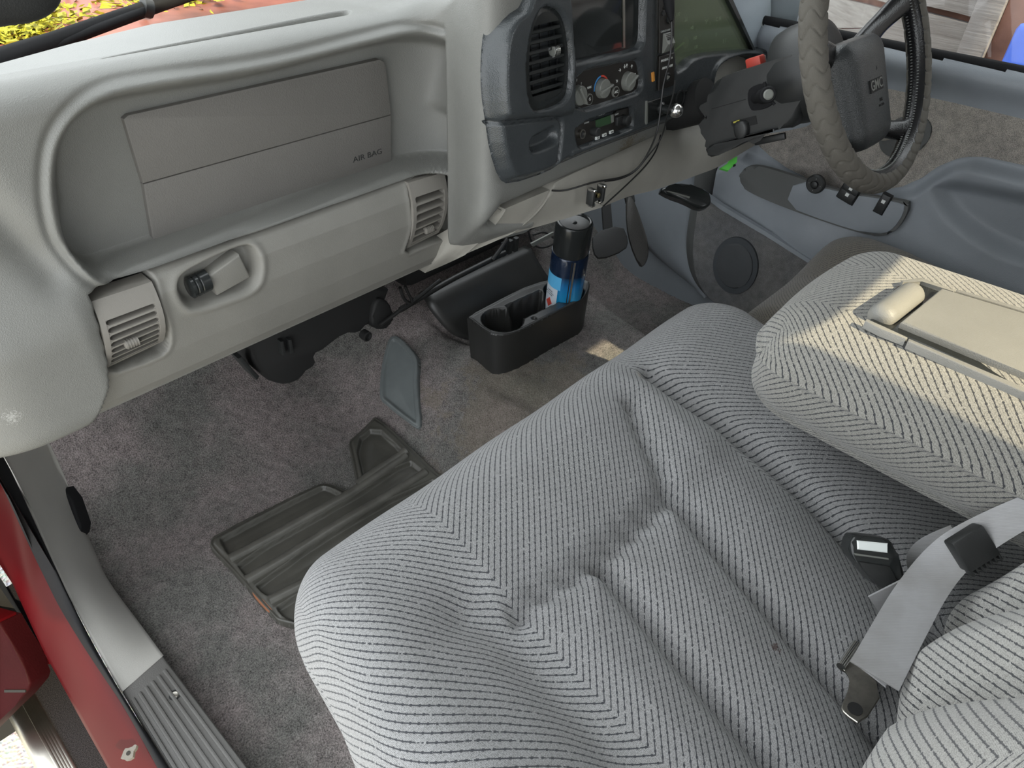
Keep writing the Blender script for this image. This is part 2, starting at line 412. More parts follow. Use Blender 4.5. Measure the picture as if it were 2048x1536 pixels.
c = b.mix(b.noise(300, 3), v.outputs['Color'], (.5, .5, .46)); c = b.mix(.75, c, (.46, .45, .40)); b.set(Base_Color=c, Roughness=.95); b.bump(v.outputs['Distance'], .8, .01); M['ground'] = b.m
b = NB('grip_tape'); f = b.noise(700, 2, .8); b.set(Base_Color=b.ramp(f, [(.4, (.008, .0078, .009)), (.75, (.05, .047, .054))]), Roughness=.9, Specular_IOR_Level=.05); b.bump(f, .9, .001); M['grip'] = b.m
M['alu'] = plastic('step_aluminium', (.62, .60, .54), .28, 0, 1, .05, 30, metal=1)
b = NB('thin_glass'); tr = b.n('ShaderNodeBsdfTransparent'); tr.inputs[0].default_value = (.93, .95, .94, 1); gl = b.n('ShaderNodeBsdfGlossy'); gl.inputs['Roughness'].default_value = .02
fr_ = b.n('ShaderNodeLayerWeight'); mx = b.n('ShaderNodeMixShader'); b.l(b.math('ADD', b.math('MULTIPLY', b.math('POWER', fr_.outputs['Facing'], 5.0), .6), .03), mx.inputs[0]); b.l(tr.outputs[0], mx.inputs[1]); b.l(gl.outputs[0], mx.inputs[2]); b.l(mx.outputs[0], b.o.inputs[0]); M['glass'] = b.m
b = NB('cluster_lens'); tr = b.n('ShaderNodeBsdfTransparent'); tr.inputs[0].default_value = (.72, .76, .66, 1); gl = b.n('ShaderNodeBsdfGlossy'); gl.inputs['Roughness'].default_value = .12
fr_ = b.n('ShaderNodeLayerWeight'); mx = b.n('ShaderNodeMixShader'); b.l(b.math('ADD', b.math('MULTIPLY', b.math('POWER', fr_.outputs['Facing'], 4.0), .6), .06), mx.inputs[0]); b.l(tr.outputs[0], mx.inputs[1]); b.l(gl.outputs[0], mx.inputs[2]); df = b.n('ShaderNodeBsdfDiffuse'); df.inputs[0].default_value = (.30, .36, .24, 1); m2 = b.n('ShaderNodeMixShader'); m2.inputs[0].default_value = .24; b.l(mx.outputs[0], m2.inputs[1]); b.l(df.outputs[0], m2.inputs[2]); b.l(m2.outputs[0], b.o.inputs[0]); M['lens'] = b.m  # green reflection put into the lens as a diffuse tint
M['screen'] = flat('screen_glass', (.02, .022, .022), .06, 0, 0, .9)
M['lcd'] = flat('lcd_green', (.035, .075, .035), .2)
M['mirror'] = flat('mirror_glass', (.85, .87, .88), .02, 1)
M['leaf'] = plastic('yellow_green_leaves', (.28, .27, .015), .8, 0, 1, .4, 40)  # colour of the reflection painted onto the bonnet as flecks
M['copper'] = plastic('exposed_orange_backing', (.30, .12, .06), .7, .2, 400, .2)
M['lid'] = plastic('console_lid_plastic', (.21, .207, .19), .5, .35, 900, .04)

def stain_or_light(mat, pt, rad, col, thr, sc, am=.8):
    "worn or grimy patch with a ragged outline at one place of a material"
    t = mat.node_tree; p = t.nodes['Principled BSDF']; src = p.inputs['Base Color'].links[0].from_socket
    g = t.nodes.new('ShaderNodeNewGeometry'); d = t.nodes.new('ShaderNodeVectorMath'); d.operation = 'DISTANCE'; t.links.new(g.outputs['Position'], d.inputs[0]); d.inputs[1].default_value = tuple(map(float, pt))
    n = t.nodes.new('ShaderNodeTexNoise'); n.inputs['Scale'].default_value = sc; n.inputs['Detail'].default_value = 5; n.inputs['Roughness'].default_value = .75; t.links.new(g.outputs['Position'], n.inputs['Vector'])
    mr = t.nodes.new('ShaderNodeMapRange'); mr.inputs[1].default_value = rad; mr.inputs[2].default_value = 0; mr.inputs[3].default_value = 0; mr.inputs[4].default_value = .35; t.links.new(d.outputs['Value'], mr.inputs[0])
    a = t.nodes.new('ShaderNodeMath'); a.operation = 'ADD'; t.links.new(mr.outputs[0], a.inputs[0]); t.links.new(n.outputs['Fac'], a.inputs[1])
    l = t.nodes.new('ShaderNodeMapRange'); l.inputs[1].default_value = thr; l.inputs[2].default_value = thr+.06; l.inputs[4].default_value = am; t.links.new(a.outputs[0], l.inputs[0])
    m2 = t.nodes.new('ShaderNodeMath'); m2.operation = 'MULTIPLY'; ins = t.nodes.new('ShaderNodeMath'); ins.operation = 'LESS_THAN'; t.links.new(d.outputs['Value'], ins.inputs[0]); ins.inputs[1].default_value = rad
    t.links.new(l.outputs[0], m2.inputs[0]); t.links.new(ins.outputs[0], m2.inputs[1])
    x = t.nodes.new('ShaderNodeMix'); x.data_type = 'RGBA'; t.links.new(m2.outputs[0], x.inputs[0]); t.links.new(src, x.inputs[6]); x.inputs[7].default_value = (*col, 1); t.links.new(x.outputs[2], p.inputs['Base Color'])
stain_or_light(M['dash'], on(22, 835, 'y', .862), .026, (.42, .42, .40), .76, 420, .55)
stain_or_light(M['dash'], on(1262, 300, 'y', .742), .055, (.10, .07, .035), .70, 260)
stain_or_light(M['dash'], on(1290, 288, 'y', .742), .030, (.10, .07, .035), .70, 260)
for u, v in ((800, 312), (840, 303)): stain_or_light(M['dash'], on(u, v, 'y', .93), .022, (.42, .42, .39), .76, 400)
for u, v in ((60, 660), (95, 720), (130, 700), (250, 168), (300, 166)): stain_or_light(M['dash'], on(u, v, 'y', .88), .010, (.42, .43, .41), .74, 500)
stain_or_light(M['carpet'], (.80, .70, .12), .25, (.16, .135, .085), .60, 9, .35)  # yellowish sunlit look of the carpet put into its colour
stain_or_light(M['seat'], on(1558, 1290, 'z', .34), .012, (.05, .02, .015), .62, 160, .8)
# ================================================================ the setting
def struct(o, label=None, cat=None):
    o['kind'] = 'structure'
    if label: o['label'] = label; o['category'] = cat
    return o
def tunnel(x, y):
    xr = 1.165+.22*(y-.65)
    return .135*sst(.60, .87, x)*(1-sst(xr, xr+.10, x))
def floor_z(x, y):
    x = np.asarray(x, float); y = np.asarray(y, float)
    z = tunnel(x, y)+.75*np.maximum(y-1.02, 0)**1.15
    z = z-.03*sst(1.2, 1.3, x)*(1-sst(.95, 1.1, y))
    z = z+.004*np.sin(x*17+y*9)*np.sin(y*13-x*5)
    return z
def fl(u, v):
    "pixel -> point on the carpet"
    d = ray(u, v); t = .3
    for _ in range(600):
        p = CAM+t*d
        if p[2] <= float(floor_z(p[0], p[1])): break
        t += .004
    return p
xs = np.arange(.03, 1.66, .006); ys = np.arange(-.45, 1.5, .006)
X, Y = np.meshgrid(xs, ys, indexing='ij'); Z = floor_z(X, Y)
for L, dep, wd in (([(868, 640), (900, 668), (955, 690)], .010, .010), ([(905, 640), (950, 672), (985, 690)], .008, .008), ([(990, 770), (1060, 800), (1140, 850)], .012, .02), ([(640, 740), (700, 700), (760, 690)], .006, .02)):
    Lx = [fl(*p)[:2] for p in L]; Z = Z-dep*np.exp(-(dline(np.stack([X, Y], -1), Lx)/wd)**2)
Z = Z+np.random.normal(0, .0009, Z.shape)
fo = grid('floor', np.stack([X, Y, Z], -1), M['carpet'], flip=True); struct(fo, 'grey-brown pile carpet covering the cab floor and centre tunnel', 'carpet')
def ruled(name, A, zA, Bp, zB, mat, parent=None, n=60, mrow=12, bulge=0.0, flip=False, A3=None, B3=None, drop=None):
    "surface between two pixel polylines, each lifted to the given heights"
    a = np.array([on(u, v, 'z', z) for (u, v), z in zip(A, zA)]) if A3 is None else A3
    c = np.array([on(u, v, 'z', z) for (u, v), z in zip(Bp, zB)]) if B3 is None else B3
    a = spline(a, n); c = spline(c, n); t = np.linspace(0, 1, mrow)[None, :, None]
    P = a[:, None]*(1-t)+c[:, None]*t
    P[..., 2] += bulge*np.sin(np.pi*t[..., 0])*(1-np.linspace(0, 1, n)[:, None]**6)
    if drop:                                        # turn the two long edges down so that the piece has thickness
        P = np.concatenate([P[:, :1]+np.array([0, 0, -drop]), P, P[:, -1:]+np.array([0, 0, -drop])], 1)
    return grid(name, P, mat, parent, flip=flip)
# kick panel and sill trim beside the passenger footwell
KA = [(-40, 830), (0, 899), (49, 997), (112, 1140), (156, 1230), (243, 1385)]; KZ = [.42, .36, .25, .14, .09, .062]
KB = [(80, 850), (100, 890), (134, 980), (192, 1118), (223, 1172), (277, 1243), (327, 1311)]; KY = [.30, .24, .14, .06, .035, .03, .05]
kp = ruled('trim_1', KA, KZ, KB, KY, M['kick'], n=90, mrow=16, bulge=.012, drop=.05); struct(kp, 'long grey plastic kick panel curving down to the door sill', 'trim panel')
# dark hood-release lever on the kick panel
t = thing('release_lever', 'small dark grey release lever on the kick panel', 'lever', on(150, 1040, 'z', .10))
LV = [(104, 1000), (132, 975), (150, 998), (168, 1050), (165, 1068), (146, 1090), (141, 1086)]
fr = Fr(on(140, 1030, 'z', .12), (0, 1, -.15), (-.25, 0.2, 1)); fr = Fr(on(140, 1035, 'z', .115), CR[0], -CR[1])
prism('handle', fr, [fr.px(u, v) for u, v in LV][::-1], -.02, .008, M['rubber'], t, .004, 3)
prism('recess_plate', fr, [fr.px(u, v) for u, v in ((100, 1003), (108, 998), (146, 1088), (144, 1098))][::-1], -.01, .002, M['dark'], t)
text('emblem', '\u2014\u25b2\u2014', fr.sub(*fr.px(154, 1068), .0086, .35), .006, M['white'], t)
# ribbed sill plate
SP = [(243, 1382), (325, 1310), (410, 1420), (505, 1545), (560, 1620), (400, 1650), (330, 1536)]
t = thing('sill_plate', 'ribbed dark grey plastic sill plate with one screw', 'sill plate', on(370, 1450, 'z', .05))
fr = Fr(on(300, 1370, 'z', .06), (1, 0, 0), (0, 1, 0))
a0 = fr.px(243, 1382); a1 = fr.px(325, 1310); b1 = fr.px(560, 1620); b0 = fr.px(395, 1640)
prism('plate', fr, [a0, b0, b1, a1], -.03, 0, M['sill'], t, .004, 3)
for k in range(6):
    f0 = (.10+.15*k); q0 = np.array(a0)*(1-f0)+np.array(a1)*f0; q1 = np.array(b0)*(1-f0)+np.array(b1)*f0
    s = .10-.004*k; q0 = q0*(1-s)+q1*s
    dq = (q1-q0)/np.linalg.norm(q1-q0); nq = np.array([-dq[1], dq[0]])*.0026
    prism('rib', fr, [tuple(q0+nq), tuple(q0-nq), tuple(q1-nq), tuple(q1+nq)], -.001, .0035, M['sill'], t, .0016, 2)
sc = fr.px(350, 1390); sf = fr.sub(*sc)
lathe('screw', sf, [(.0055, 0), (.0055, .001), (.004, .0022), (.0015, .0018)], M['steel'], t, 16)
lathe('screw_recess', sf, [(.008, 0), (.008, .0006), (.0056, .0004)], M['dark'], t, 20)
# rubber door seal, painted sill, running board
SL = [(-10, 950), (0, 962), (62, 1100), (94, 1165), (122, 1222), (182, 1316), (241, 1401), (315, 1536), (360, 1620)]
SR = [(-10, 890), (0, 899), (91, 1100), (159, 1242), (238, 1380), (338, 1536), (390, 1620)]
o = ruled('door_seal', SL, [.35, .34, .17, .12, .09, .066, .062, .062, .062], SR, [.37, .36, .18, .09, .068, .066, .066], M['rubber'], n=80, mrow=8, bulge=.009, drop=.03)
tag(o, 'black rubber door seal running beside the red sill', 'seal')
RL = [(-60, 1040), (0, 1111), (37, 1194), (71, 1270), (94, 1316), (125, 1372), (170, 1455), (216, 1536), (260, 1620)]
o = ruled('painted_sill', RL, [.16, .10, .04, 0, -.02, -.03, -.035, -.035, -.035], [(u+6, v) for u, v in SL], [.36, .31, .15, .10, .07, .046, .04, .04, .04], M['paint'], n=90, mrow=14, bulge=.004, drop=.20)
t = thing('body_sill', 'glossy red painted door sill with a chipped spot', 'car body', on(200, 1400, 'z', 0)); o.parent = t; o.matrix_parent_inverse = t.matrix_world.inverted()
prv = Fr(on(258, 1507, 'z', .044), (1, .1, .2), (0, 1, 0))
pl = [(.013*math.cos(a)*(1+.25*math.sin(3*a+1)), .009*math.sin(a)*(1+.3*math.cos(4*a))) for a in np.linspace(0, 6.28, 18)[:-1]]
prism('paint_chip', prv, [(x*.8, y*.8) for x, y in pl], -.004, .0015, M['sill'], t)
lathe('chip_hole', prv, [(.003, 0), (.003, .002)], M['dark'], t, 12)
fl2 = ruled('fender_lip', [(-80, 1180), (0, 1232), (40, 1254), (71, 1272), (89, 1308)], [-.1]*5, [(-80, 1290), (28, 1296), (55, 1306), (85, 1311), (90, 1310)], [-.14]*5, M['paint'], t, bulge=.01, drop=.03)
box('wheel_well', W, -.26, -.045, 1.08, 1.3, -.35, .12, M['dark'], t)
t = thing('running_board', 'running board with black grip strip and bright ribbed edge', 'running board', (-.13, .7, -.27))
zs = -.20
def stp(u, v): q = on(u, v, 'z', zs); return (q[0], q[1])
g0 = stp(42, 1305); g1 = stp(90, 1310); g2 = stp(218, 1536); g3 = stp(150, 1536)
def xat(u, v, y):        # x on the step plane of a running line through this pixel
    return on(u, v, 'z', zs)[0]
xg = xat(170, 1450, 0); xr = xat(105, 1440, 0)
x1 = -.02; x2 = stp(148, 1530)[0]; x3 = stp(112, 1530)[0]; x4 = stp(62, 1530)[0]
box('grip_strip', W, x2, x1, .2, 1.28, zs-.02, zs, M['grip'], t, .002)
for k in range(5):
    xa = x2+(x3-x2)*(k+.5)/5
    box('rib', W, xa-.0035, xa+.0035, .2, 1.26, zs-.02, zs+.004, M['alu'], t, .002)
box('rib_base', W, x3-.003, x2+.003, .2, 1.27, zs-.02, zs-.001, M['vent'], t)
# bright outer nose of the board: half-round profile along y
th = np.linspace(0, math.pi, 12); nose = np.stack([np.stack([x3+.0-(x3-x4)*np.sin(th), np.full(12, y), zs-.022+.024*np.cos(th)], -1) for y in np.linspace(.2, 1.26, 12)], 0)
grid('edge_moulding', nose, M['alu'], t)
box('body', W, x4+.012, x1, .2, 1.27, zs-.05, zs-.02, M['black'], t, .005)
# ground outside
go = grid('ground', np.stack(list(np.meshgrid(np.linspace(-4, 9, 40), np.linspace(-5, 9, 40), indexing="ij"))+[np.full((40, 40), -.62)], -1), M['ground'], flip=True); struct(go, 'pale gravel ground outside the open door', 'ground')
# corner of the open passenger door
t = thing('passenger_door', 'dark red lower corner of the open passenger door', 'car door', (-.25, .95, -.12))
fr = Fr(on(40, 1350, 'z', -.06), CR[0], -CR[1])
DP = [(-260, 1180), (0, 1246), (20, 1282), (43, 1318), (50, 1340), (61, 1367), (57, 1380), (30, 1412), (0, 1440), (-60, 1500), (-260, 1560)]
prism('door_edge', fr, [fr.px(u, v) for u, v in DP][::-1], -.05, 0, M['paint_d'], t, .004, 3)
prism('skin_panel', fr, [fr.px(u, v) for u, v in ((-260, 1170), (-2, 1240), (-4, 1440), (-260, 1570))][::-1], -.04, .006, M['paint'], t, .003, 2)
box('seal', fr, *sorted((fr.px(10, 1400)[0], fr.px(52, 1400)[0])), *sorted((fr.px(50, 1379)[1], fr.px(50, 1384)[1])), -.02, .002, M['dark'], t)
# shell of the cab around the view (roof, rear wall with its window, firewall, far side)
b = bmesh.new(); box_bm(b, W, -.04, 1.70, -.50, .72, 1.30, 1.36, .02); struct(bm_obj('ceiling', b, M['door']), 'pale cab roof lining', 'ceiling')
b = bmesh.new()
box_bm(b, W, -.02, 1.66, -.52, -.46, -.2, .74); box_bm(b, W, -.02, 1.66, -.52, -.46, 1.25, 1.34); box_bm(b, W, -.02, .22, -.52, -.46, .74, 1.25); box_bm(b, W, 1.42, 1.66, -.52, -.46, .74, 1.25)
struct(bm_obj('wall_rear', b, M['door']), 'rear cab wall with a wide window opening', 'wall')
o = box('wall_front', W, .0, 1.68, 1.44, 1.48, -.2, .60, M['hvac']); struct(o, 'black firewall behind the dashboard', 'wall')
o = grid('window_1', np.array([[on(-200, 190, 'y', 1.24)+[-.2, 0, 0], on(-200, 190, 'y', 1.24)+[-.2, -.5, .55]], [(1.66, 1.26, .775), (1.66, .74, 1.31)]]), M['glass']); struct(o, 'sloping windscreen glass', 'window')
# ================================================================ dashboard, passenger side
DASH = thing('dashboard', 'grey moulded dashboard with black centre bezel spanning the cab', 'dashboard', (.75, .95, .36))
def fillet(C):
    out = []
    for i, (x, y, r) in enumerate(C):
        p = np.array([x, y])
        if r == 0: out.append(p[None]); continue
        a = np.array(C[i-1][:2])-p; c = np.array(C[i+1][:2])-p; a /= np.linalg.norm(a); c /= np.linalg.norm(c)
        ang = math.acos(np.clip(a@c, -1, 1)); L = r/math.tan(ang/2); p0 = p+a*L; p1 = p+c*L
        bis = (a+c)/np.linalg.norm(a+c); o = p+bis*r/math.sin(ang/2)
        t0 = math.atan2(*(p0-o)[::-1]); t1 = math.atan2(*(p1-o)[::-1]); dt = (t1-t0+math.pi) % (2*math.pi)-math.pi
        t = t0+dt*np.linspace(0, 1, 24); out.append(np.stack([o[0]+r*np.cos(t), o[1]+r*np.sin(t)], 1))
    return np.vstack(out)
PATH = fillet([(-.06, 1.25, 0), (.015, .888, .10), (.785, .893, .042), (.742, .748, .024), (1.56, .748, 0)])
NP = 620; PP = resamp(PATH, NP)
k9 = np.ones(9)/9
for _ in range(2):
    Q = PP.copy()
    for c in range(2): Q[8:-8, c] = np.convolve(PP[:, c], k9, 'same')[8:-8]
    PP = Q
T = np.gradient(PP, axis=0); T /= np.linalg.norm(T, axis=1)[:, None]; NRM = np.stack([-T[:, 1], T[:, 0]], 1)      # into the dash
arc = np.r_[0, np.cumsum(np.linalg.norm(np.diff(PP, axis=0), axis=1))]
i_c = int(np.argmin(np.abs(PP[:, 0]-.765)+np.abs(PP[:, 1]-.893)))       # start of the inner corner
i_d = int(np.argmin(np.abs(PP[:, 0]-.752)+np.abs(PP[:, 1]-.775)))
s_c, s_d = arc[i_c], arc[i_d]
kc = sst(s_c-.05, s_d, arc)                                          # 0 on the passenger face, 1 on the centre column
zc = .802+.085*kc                                                     # crest height
dep = np.interp(PP[:, 0], [.10, .22, .33, .45], [.085, .105, .160, .205])*(1-kc)+.012                                                 # depth of the top
# height of the lower edge along the path
zb = np.interp(arc, [0, s_c-.04, s_c+.04, s_d, s_d+.05, s_d+.22, s_d+.5], [.385, .40, .435, .50, .537, .540, .545])
NS = 300; ntop = 110
P = np.zeros((NP, NS, 3)); OFF = np.zeros((NP, NS))
tt = np.linspace(1, 0, ntop)
for j in range(NS):
    if j < ntop:
        o = .05+(dep-.05)*tt[j]; o = np.maximum(o, .012*tt[j]+.03*(1-kc)); z = zc-.085*np.maximum(o-.06, 0)*(1-kc)
        e = np.clip(1-o/.05, 0, 1)
    else:
        f = (j-ntop)/(NS-1-ntop)
        # rounded nose, then the face down to the lower edge
        rn = .030
        L = zc-zb; d = f**1.0*(L+.10)
        a = np.clip(d/.05, 0, 1)*math.pi/2
        o = np.where(d < .05, .042*(1-np.sin(a)), 0); z = np.where(d < .05, zc-rn*(1-np.cos(a)), zc-rn-(d-.05)*(L-rn)/(L-.05))
        over = np.maximum(d-L, 0); z = np.minimum(z, zc); z = np.where(over > 0, zb-.012*np.sin(np.clip(over/.03, 0, 1)*math.pi/2), z)
        o = np.where(over > 0, over*1.2, o)
        lo = np.clip((zb+.03-z)/.03, 0, 1); o = o+np.where(over > 0, .012, .012*(1-np.sqrt(1-np.minimum(lo, 1)**2)))
    P[:, j, :2] = PP+NRM*np.asarray(o)[:, None]; P[:, j, 2] = z; OFF[:, j] = o
# end cap bulges out and leans; the column flares out at its foot
xz = P[..., [0, 2]].copy(); face = np.arange(NS)[None, :] >= ntop-2
capw = (1-sst(.17, .24, PP[:, 0]))[:, None]*(arc < s_c)[:, None]
bul = capw*sst(.64, .52, P[..., 2])*.030*face
shoulder = capw*face*0
foot = (kc[:, None]*(1-sst(s_d-.02, s_d+.06, arc))[:, None])*face*.006*sst(.58, .46, P[..., 2])
SHL = [on(u, v, 'y', .88)[[0, 2]] for u, v in ((-160, 280), (-60, 375), (0, 440), (60, 507), (108, 556))]
ds_ = dline(xz, SHL); inward = np.zeros_like(OFF)-bul-foot+face*(arc < s_c)[:, None]*(.011*np.exp(-(ds_/.020)**2))
# --- recess that holds the airbag door
REC = chaikin([on(u, v, 'y', .955 if (v > 280 and v > 525-.31*(u-150)-16) else .90)[[0, 2]] for u, v in ((150, 522), (118, 480), (99, 410), (96, 340), (106, 280), (140, 226), (200, 188), (290, 168), (520, 136), (700, 91), (810, 64), (850, 62), (871, 80), (877, 110), (874, 180), (872, 262), (864, 290), (836, 304), (775, 325), (540, 402), (303, 480), (190, 518))], 2)
front = (face & (arc < s_c+.02)[:, None])
d = np.full(OFF.shape, 1.0); d[front] = sdf(xz[front], REC)
wtr = .007+.026*sst(.60, .66, xz[..., 1])
inward += np.where(front, .067*sst(0, 1, (.002-d)/wtr)+.0045*np.exp(-((d-.011)/.0045)**2)-.002*np.exp(-((d-.003)/.003)**2), 0)
# soft scoop on both sides of the recess
# --- opening for the lower panel (vents + grab latch)
CUT = [on(u, v, 'y', .906 if i_ < 5 else .888)[[0, 2]] for i_, (u, v) in enumerate( ((160, 571), (330, 514), (560, 437), (800, 356), (878, 331), (893, 345), (900, 400), (893, 452), (880, 481), (868, 545), (860, 620), (120, 960), (160, 850), (185, 805), (203, 755), (201, 705), (188, 650)))]
d2 = np.full(OFF.shape, 1.0); d2[front] = sdf(xz[front], CUT)
inward += np.where(front, .075*sst(.001, -.006, d2), 0)
# --- room behind the centre bezel
BZ = Fr((0, .735, .72), (1, 0, 0), (0, .14, .99))
BOUT = [BZ.px(u, v) for u, v in ((1046, -90), (1036, 0), (1006, 20), (985, 63), (979, 127), (980, 190), (988, 246), (996, 305), (1014, 362), (1034, 374), (1112, 348), (1143, 326), (1315, 260), (1412, 222), (1560, 150), (1640, 60), (1640, -90))]
bzab = np.stack([P[..., 0], P[..., 2]-.72], -1); side = face & (arc > s_d+.012)[:, None]
d4 = np.full(OFF.shape, 1.0); d4[side] = sdf(bzab[side], chaikin(BOUT, 1))
inward += np.where(side, .11*sst(-.016, -.022, d4), 0)
P[..., :2] += NRM[:, None, :]*inward[..., None]
# --- long tray on top
TR = chaikin([on(u, v, 'z', .80)[:2] for u, v in ((163, 130), (300, 100), (520, 54), (640, 27), (690, 19), (704, 25), (690, 37), (640, 45), (520, 71), (300, 112))], 2)
top = ~face & (arc < s_c+.1)[:, None]
d3 = np.full(OFF.shape, 1.0); d3[top] = sdf(P[..., :2][top], TR)
P[..., 2] -= np.where(top, .014*sst(.001, -.006, d3), 0)
# seam groove of the speaker cover on the column side
dash_skin = grid('dash_pad', P, M['dash'], DASH)
# --- airbag door
fr = Fr((0, .9545, 0), (1, 0, 0), (0, 0, 1))
AB = [(243, 236), (252, 228), (755, 117), (764, 122), (768, 134), (779, 222), (779, 318), (774, 326), (303, 479), (299, 470), (262, 330)]
abp = np.array(fr.pxs(AB)); abp = chaikin(abp, 1)
top_ab = [fr.px(u, v) for u, v in ((243, 236), (252, 228), (755, 117), (764, 122), (768, 134), (778, 227.4), (282, 364.6))]
bot_ab = [fr.px(u, v) for u, v in ((282.5, 365.6), (778, 228.4), (779, 318), (774, 326), (305, 479), (301, 472))]
t = prism('airbag_door', fr, [tuple(p) for p in top_ab][::-1], -.012, .006, M['airbag'], DASH, .0018, 2); t['label'] = 'dark grey grained airbag door, upper flap'
t = prism('airbag_door', fr, [tuple(p) for p in bot_ab][::-1], -.012, .006, M['airbag'], DASH, .0018, 2); t['label'] = 'dark grey grained airbag door, lower flap'
text('airbag_lettering', 'AIR BAG', fr.sub(*fr.px(731, 309), .0062), .0125, M['black'], t, .0002, sx=1.25)
# --- lower panel
xs = np.linspace(.085, .815, 300); zz = np.concatenate([np.linspace(.5605, .385, 110), np.linspace(.384, .372, 14)])
def lowy(z):
    return np.interp(z, [.372, .378, .386, .40, .44, .49, .53, .548, .557, .5605], [.96, .905, .893, .886, .878, .874, .878, .886, .895, .91])
X, Zg = np.meshgrid(xs, zz, indexing='ij'); Yg = lowy(Zg)
yy = Yg.copy(); Yg[:, -14:] = np.linspace(.893, 1.0, 14)[None]; Zg[:, -14:] = .3835-.010*np.sin(np.linspace(0, math.pi/2, 14))[None]
XZ = np.stack([X, Zg], -1); xb = np.interp(Zg, [.37, .385, .40, .45, .56], [.118, .118, .142, .168, .185]); Yg = Yg+.05*sst(0, 1, (xb-X)/.02)
def low(u, v):
    "pixel -> (x,z) on the lower panel"
    y = .88
    for _ in range(6): q = on(u, v, 'y', y); y = float(lowy(q[2]))
    return q
LAT = chaikin([low(u, v)[[0, 2]] for u, v in ((352, 572), (362, 545), (420, 513), (484, 484), (508, 490), (524, 520), (522, 558), (505, 584), (450, 603), (392, 622), (368, 612), (356, 590))], 2)
d = sdf(XZ, LAT); Yg += .024*sst(.001, -.011, d)-.0022*np.exp(-((d-.004)/.005)**2)
VL = chaikin([low(u, v)[[0, 2]] for u, v in ((150, 560), (272, 528), (292, 540), (318, 600), (338, 660), (338, 695), (318, 715), (206, 752), (190, 700))], 1)
VR = chaikin([low(u, v)[[0, 2]] for u, v in ((800, 352), (905, 318), (915, 470), (884, 480), (858, 488), (806, 512), (822, 470), (826, 440), (820, 400))], 1)
for V_ in (VL, VR):
    d = sdf(XZ, V_); Yg += .05*sst(.001, -.005, d)-.0015*np.exp(-((d-.004)/.004)**2)
lp = grid('glovebox_panel', np.stack([X, Yg, Zg], -1), M['dash_lo'], DASH)
# latch in its pocket
fr = Fr((0, .885, 0), (1, 0, 0), (0, 0, 1))
lat = prism('latch_handle', fr, [fr.px(u, v) for u, v in ((413, 551), (477, 508), (500, 553), (433, 590))][::-1], -.02, .004, M['dash_lo'], lp, .004, 3)
lat['label'] = 'cream-grey latch handle set in an oblong pocket'
c0 = fr.px(395, 568); kf = Fr(fr.to(c0[0], c0[1], -.002), (0, 0, 1), (0, -1, 0)); kf = Fr(fr.to(c0[0]-.012, c0[1]-.004, -.004), (0, 0, 1), (0, 1, 0)); kf.c = np.array([1.0, .0, .10])
lathe('latch_button', kf, [(.012, 0), (.0155, .002), (.0155, .006), (.0135, .007), (.0155, .009), (.0155, .013), (.0135, .014), (.0155, .016), (.0155, .028)], M['bezel_s'], lp, 24)
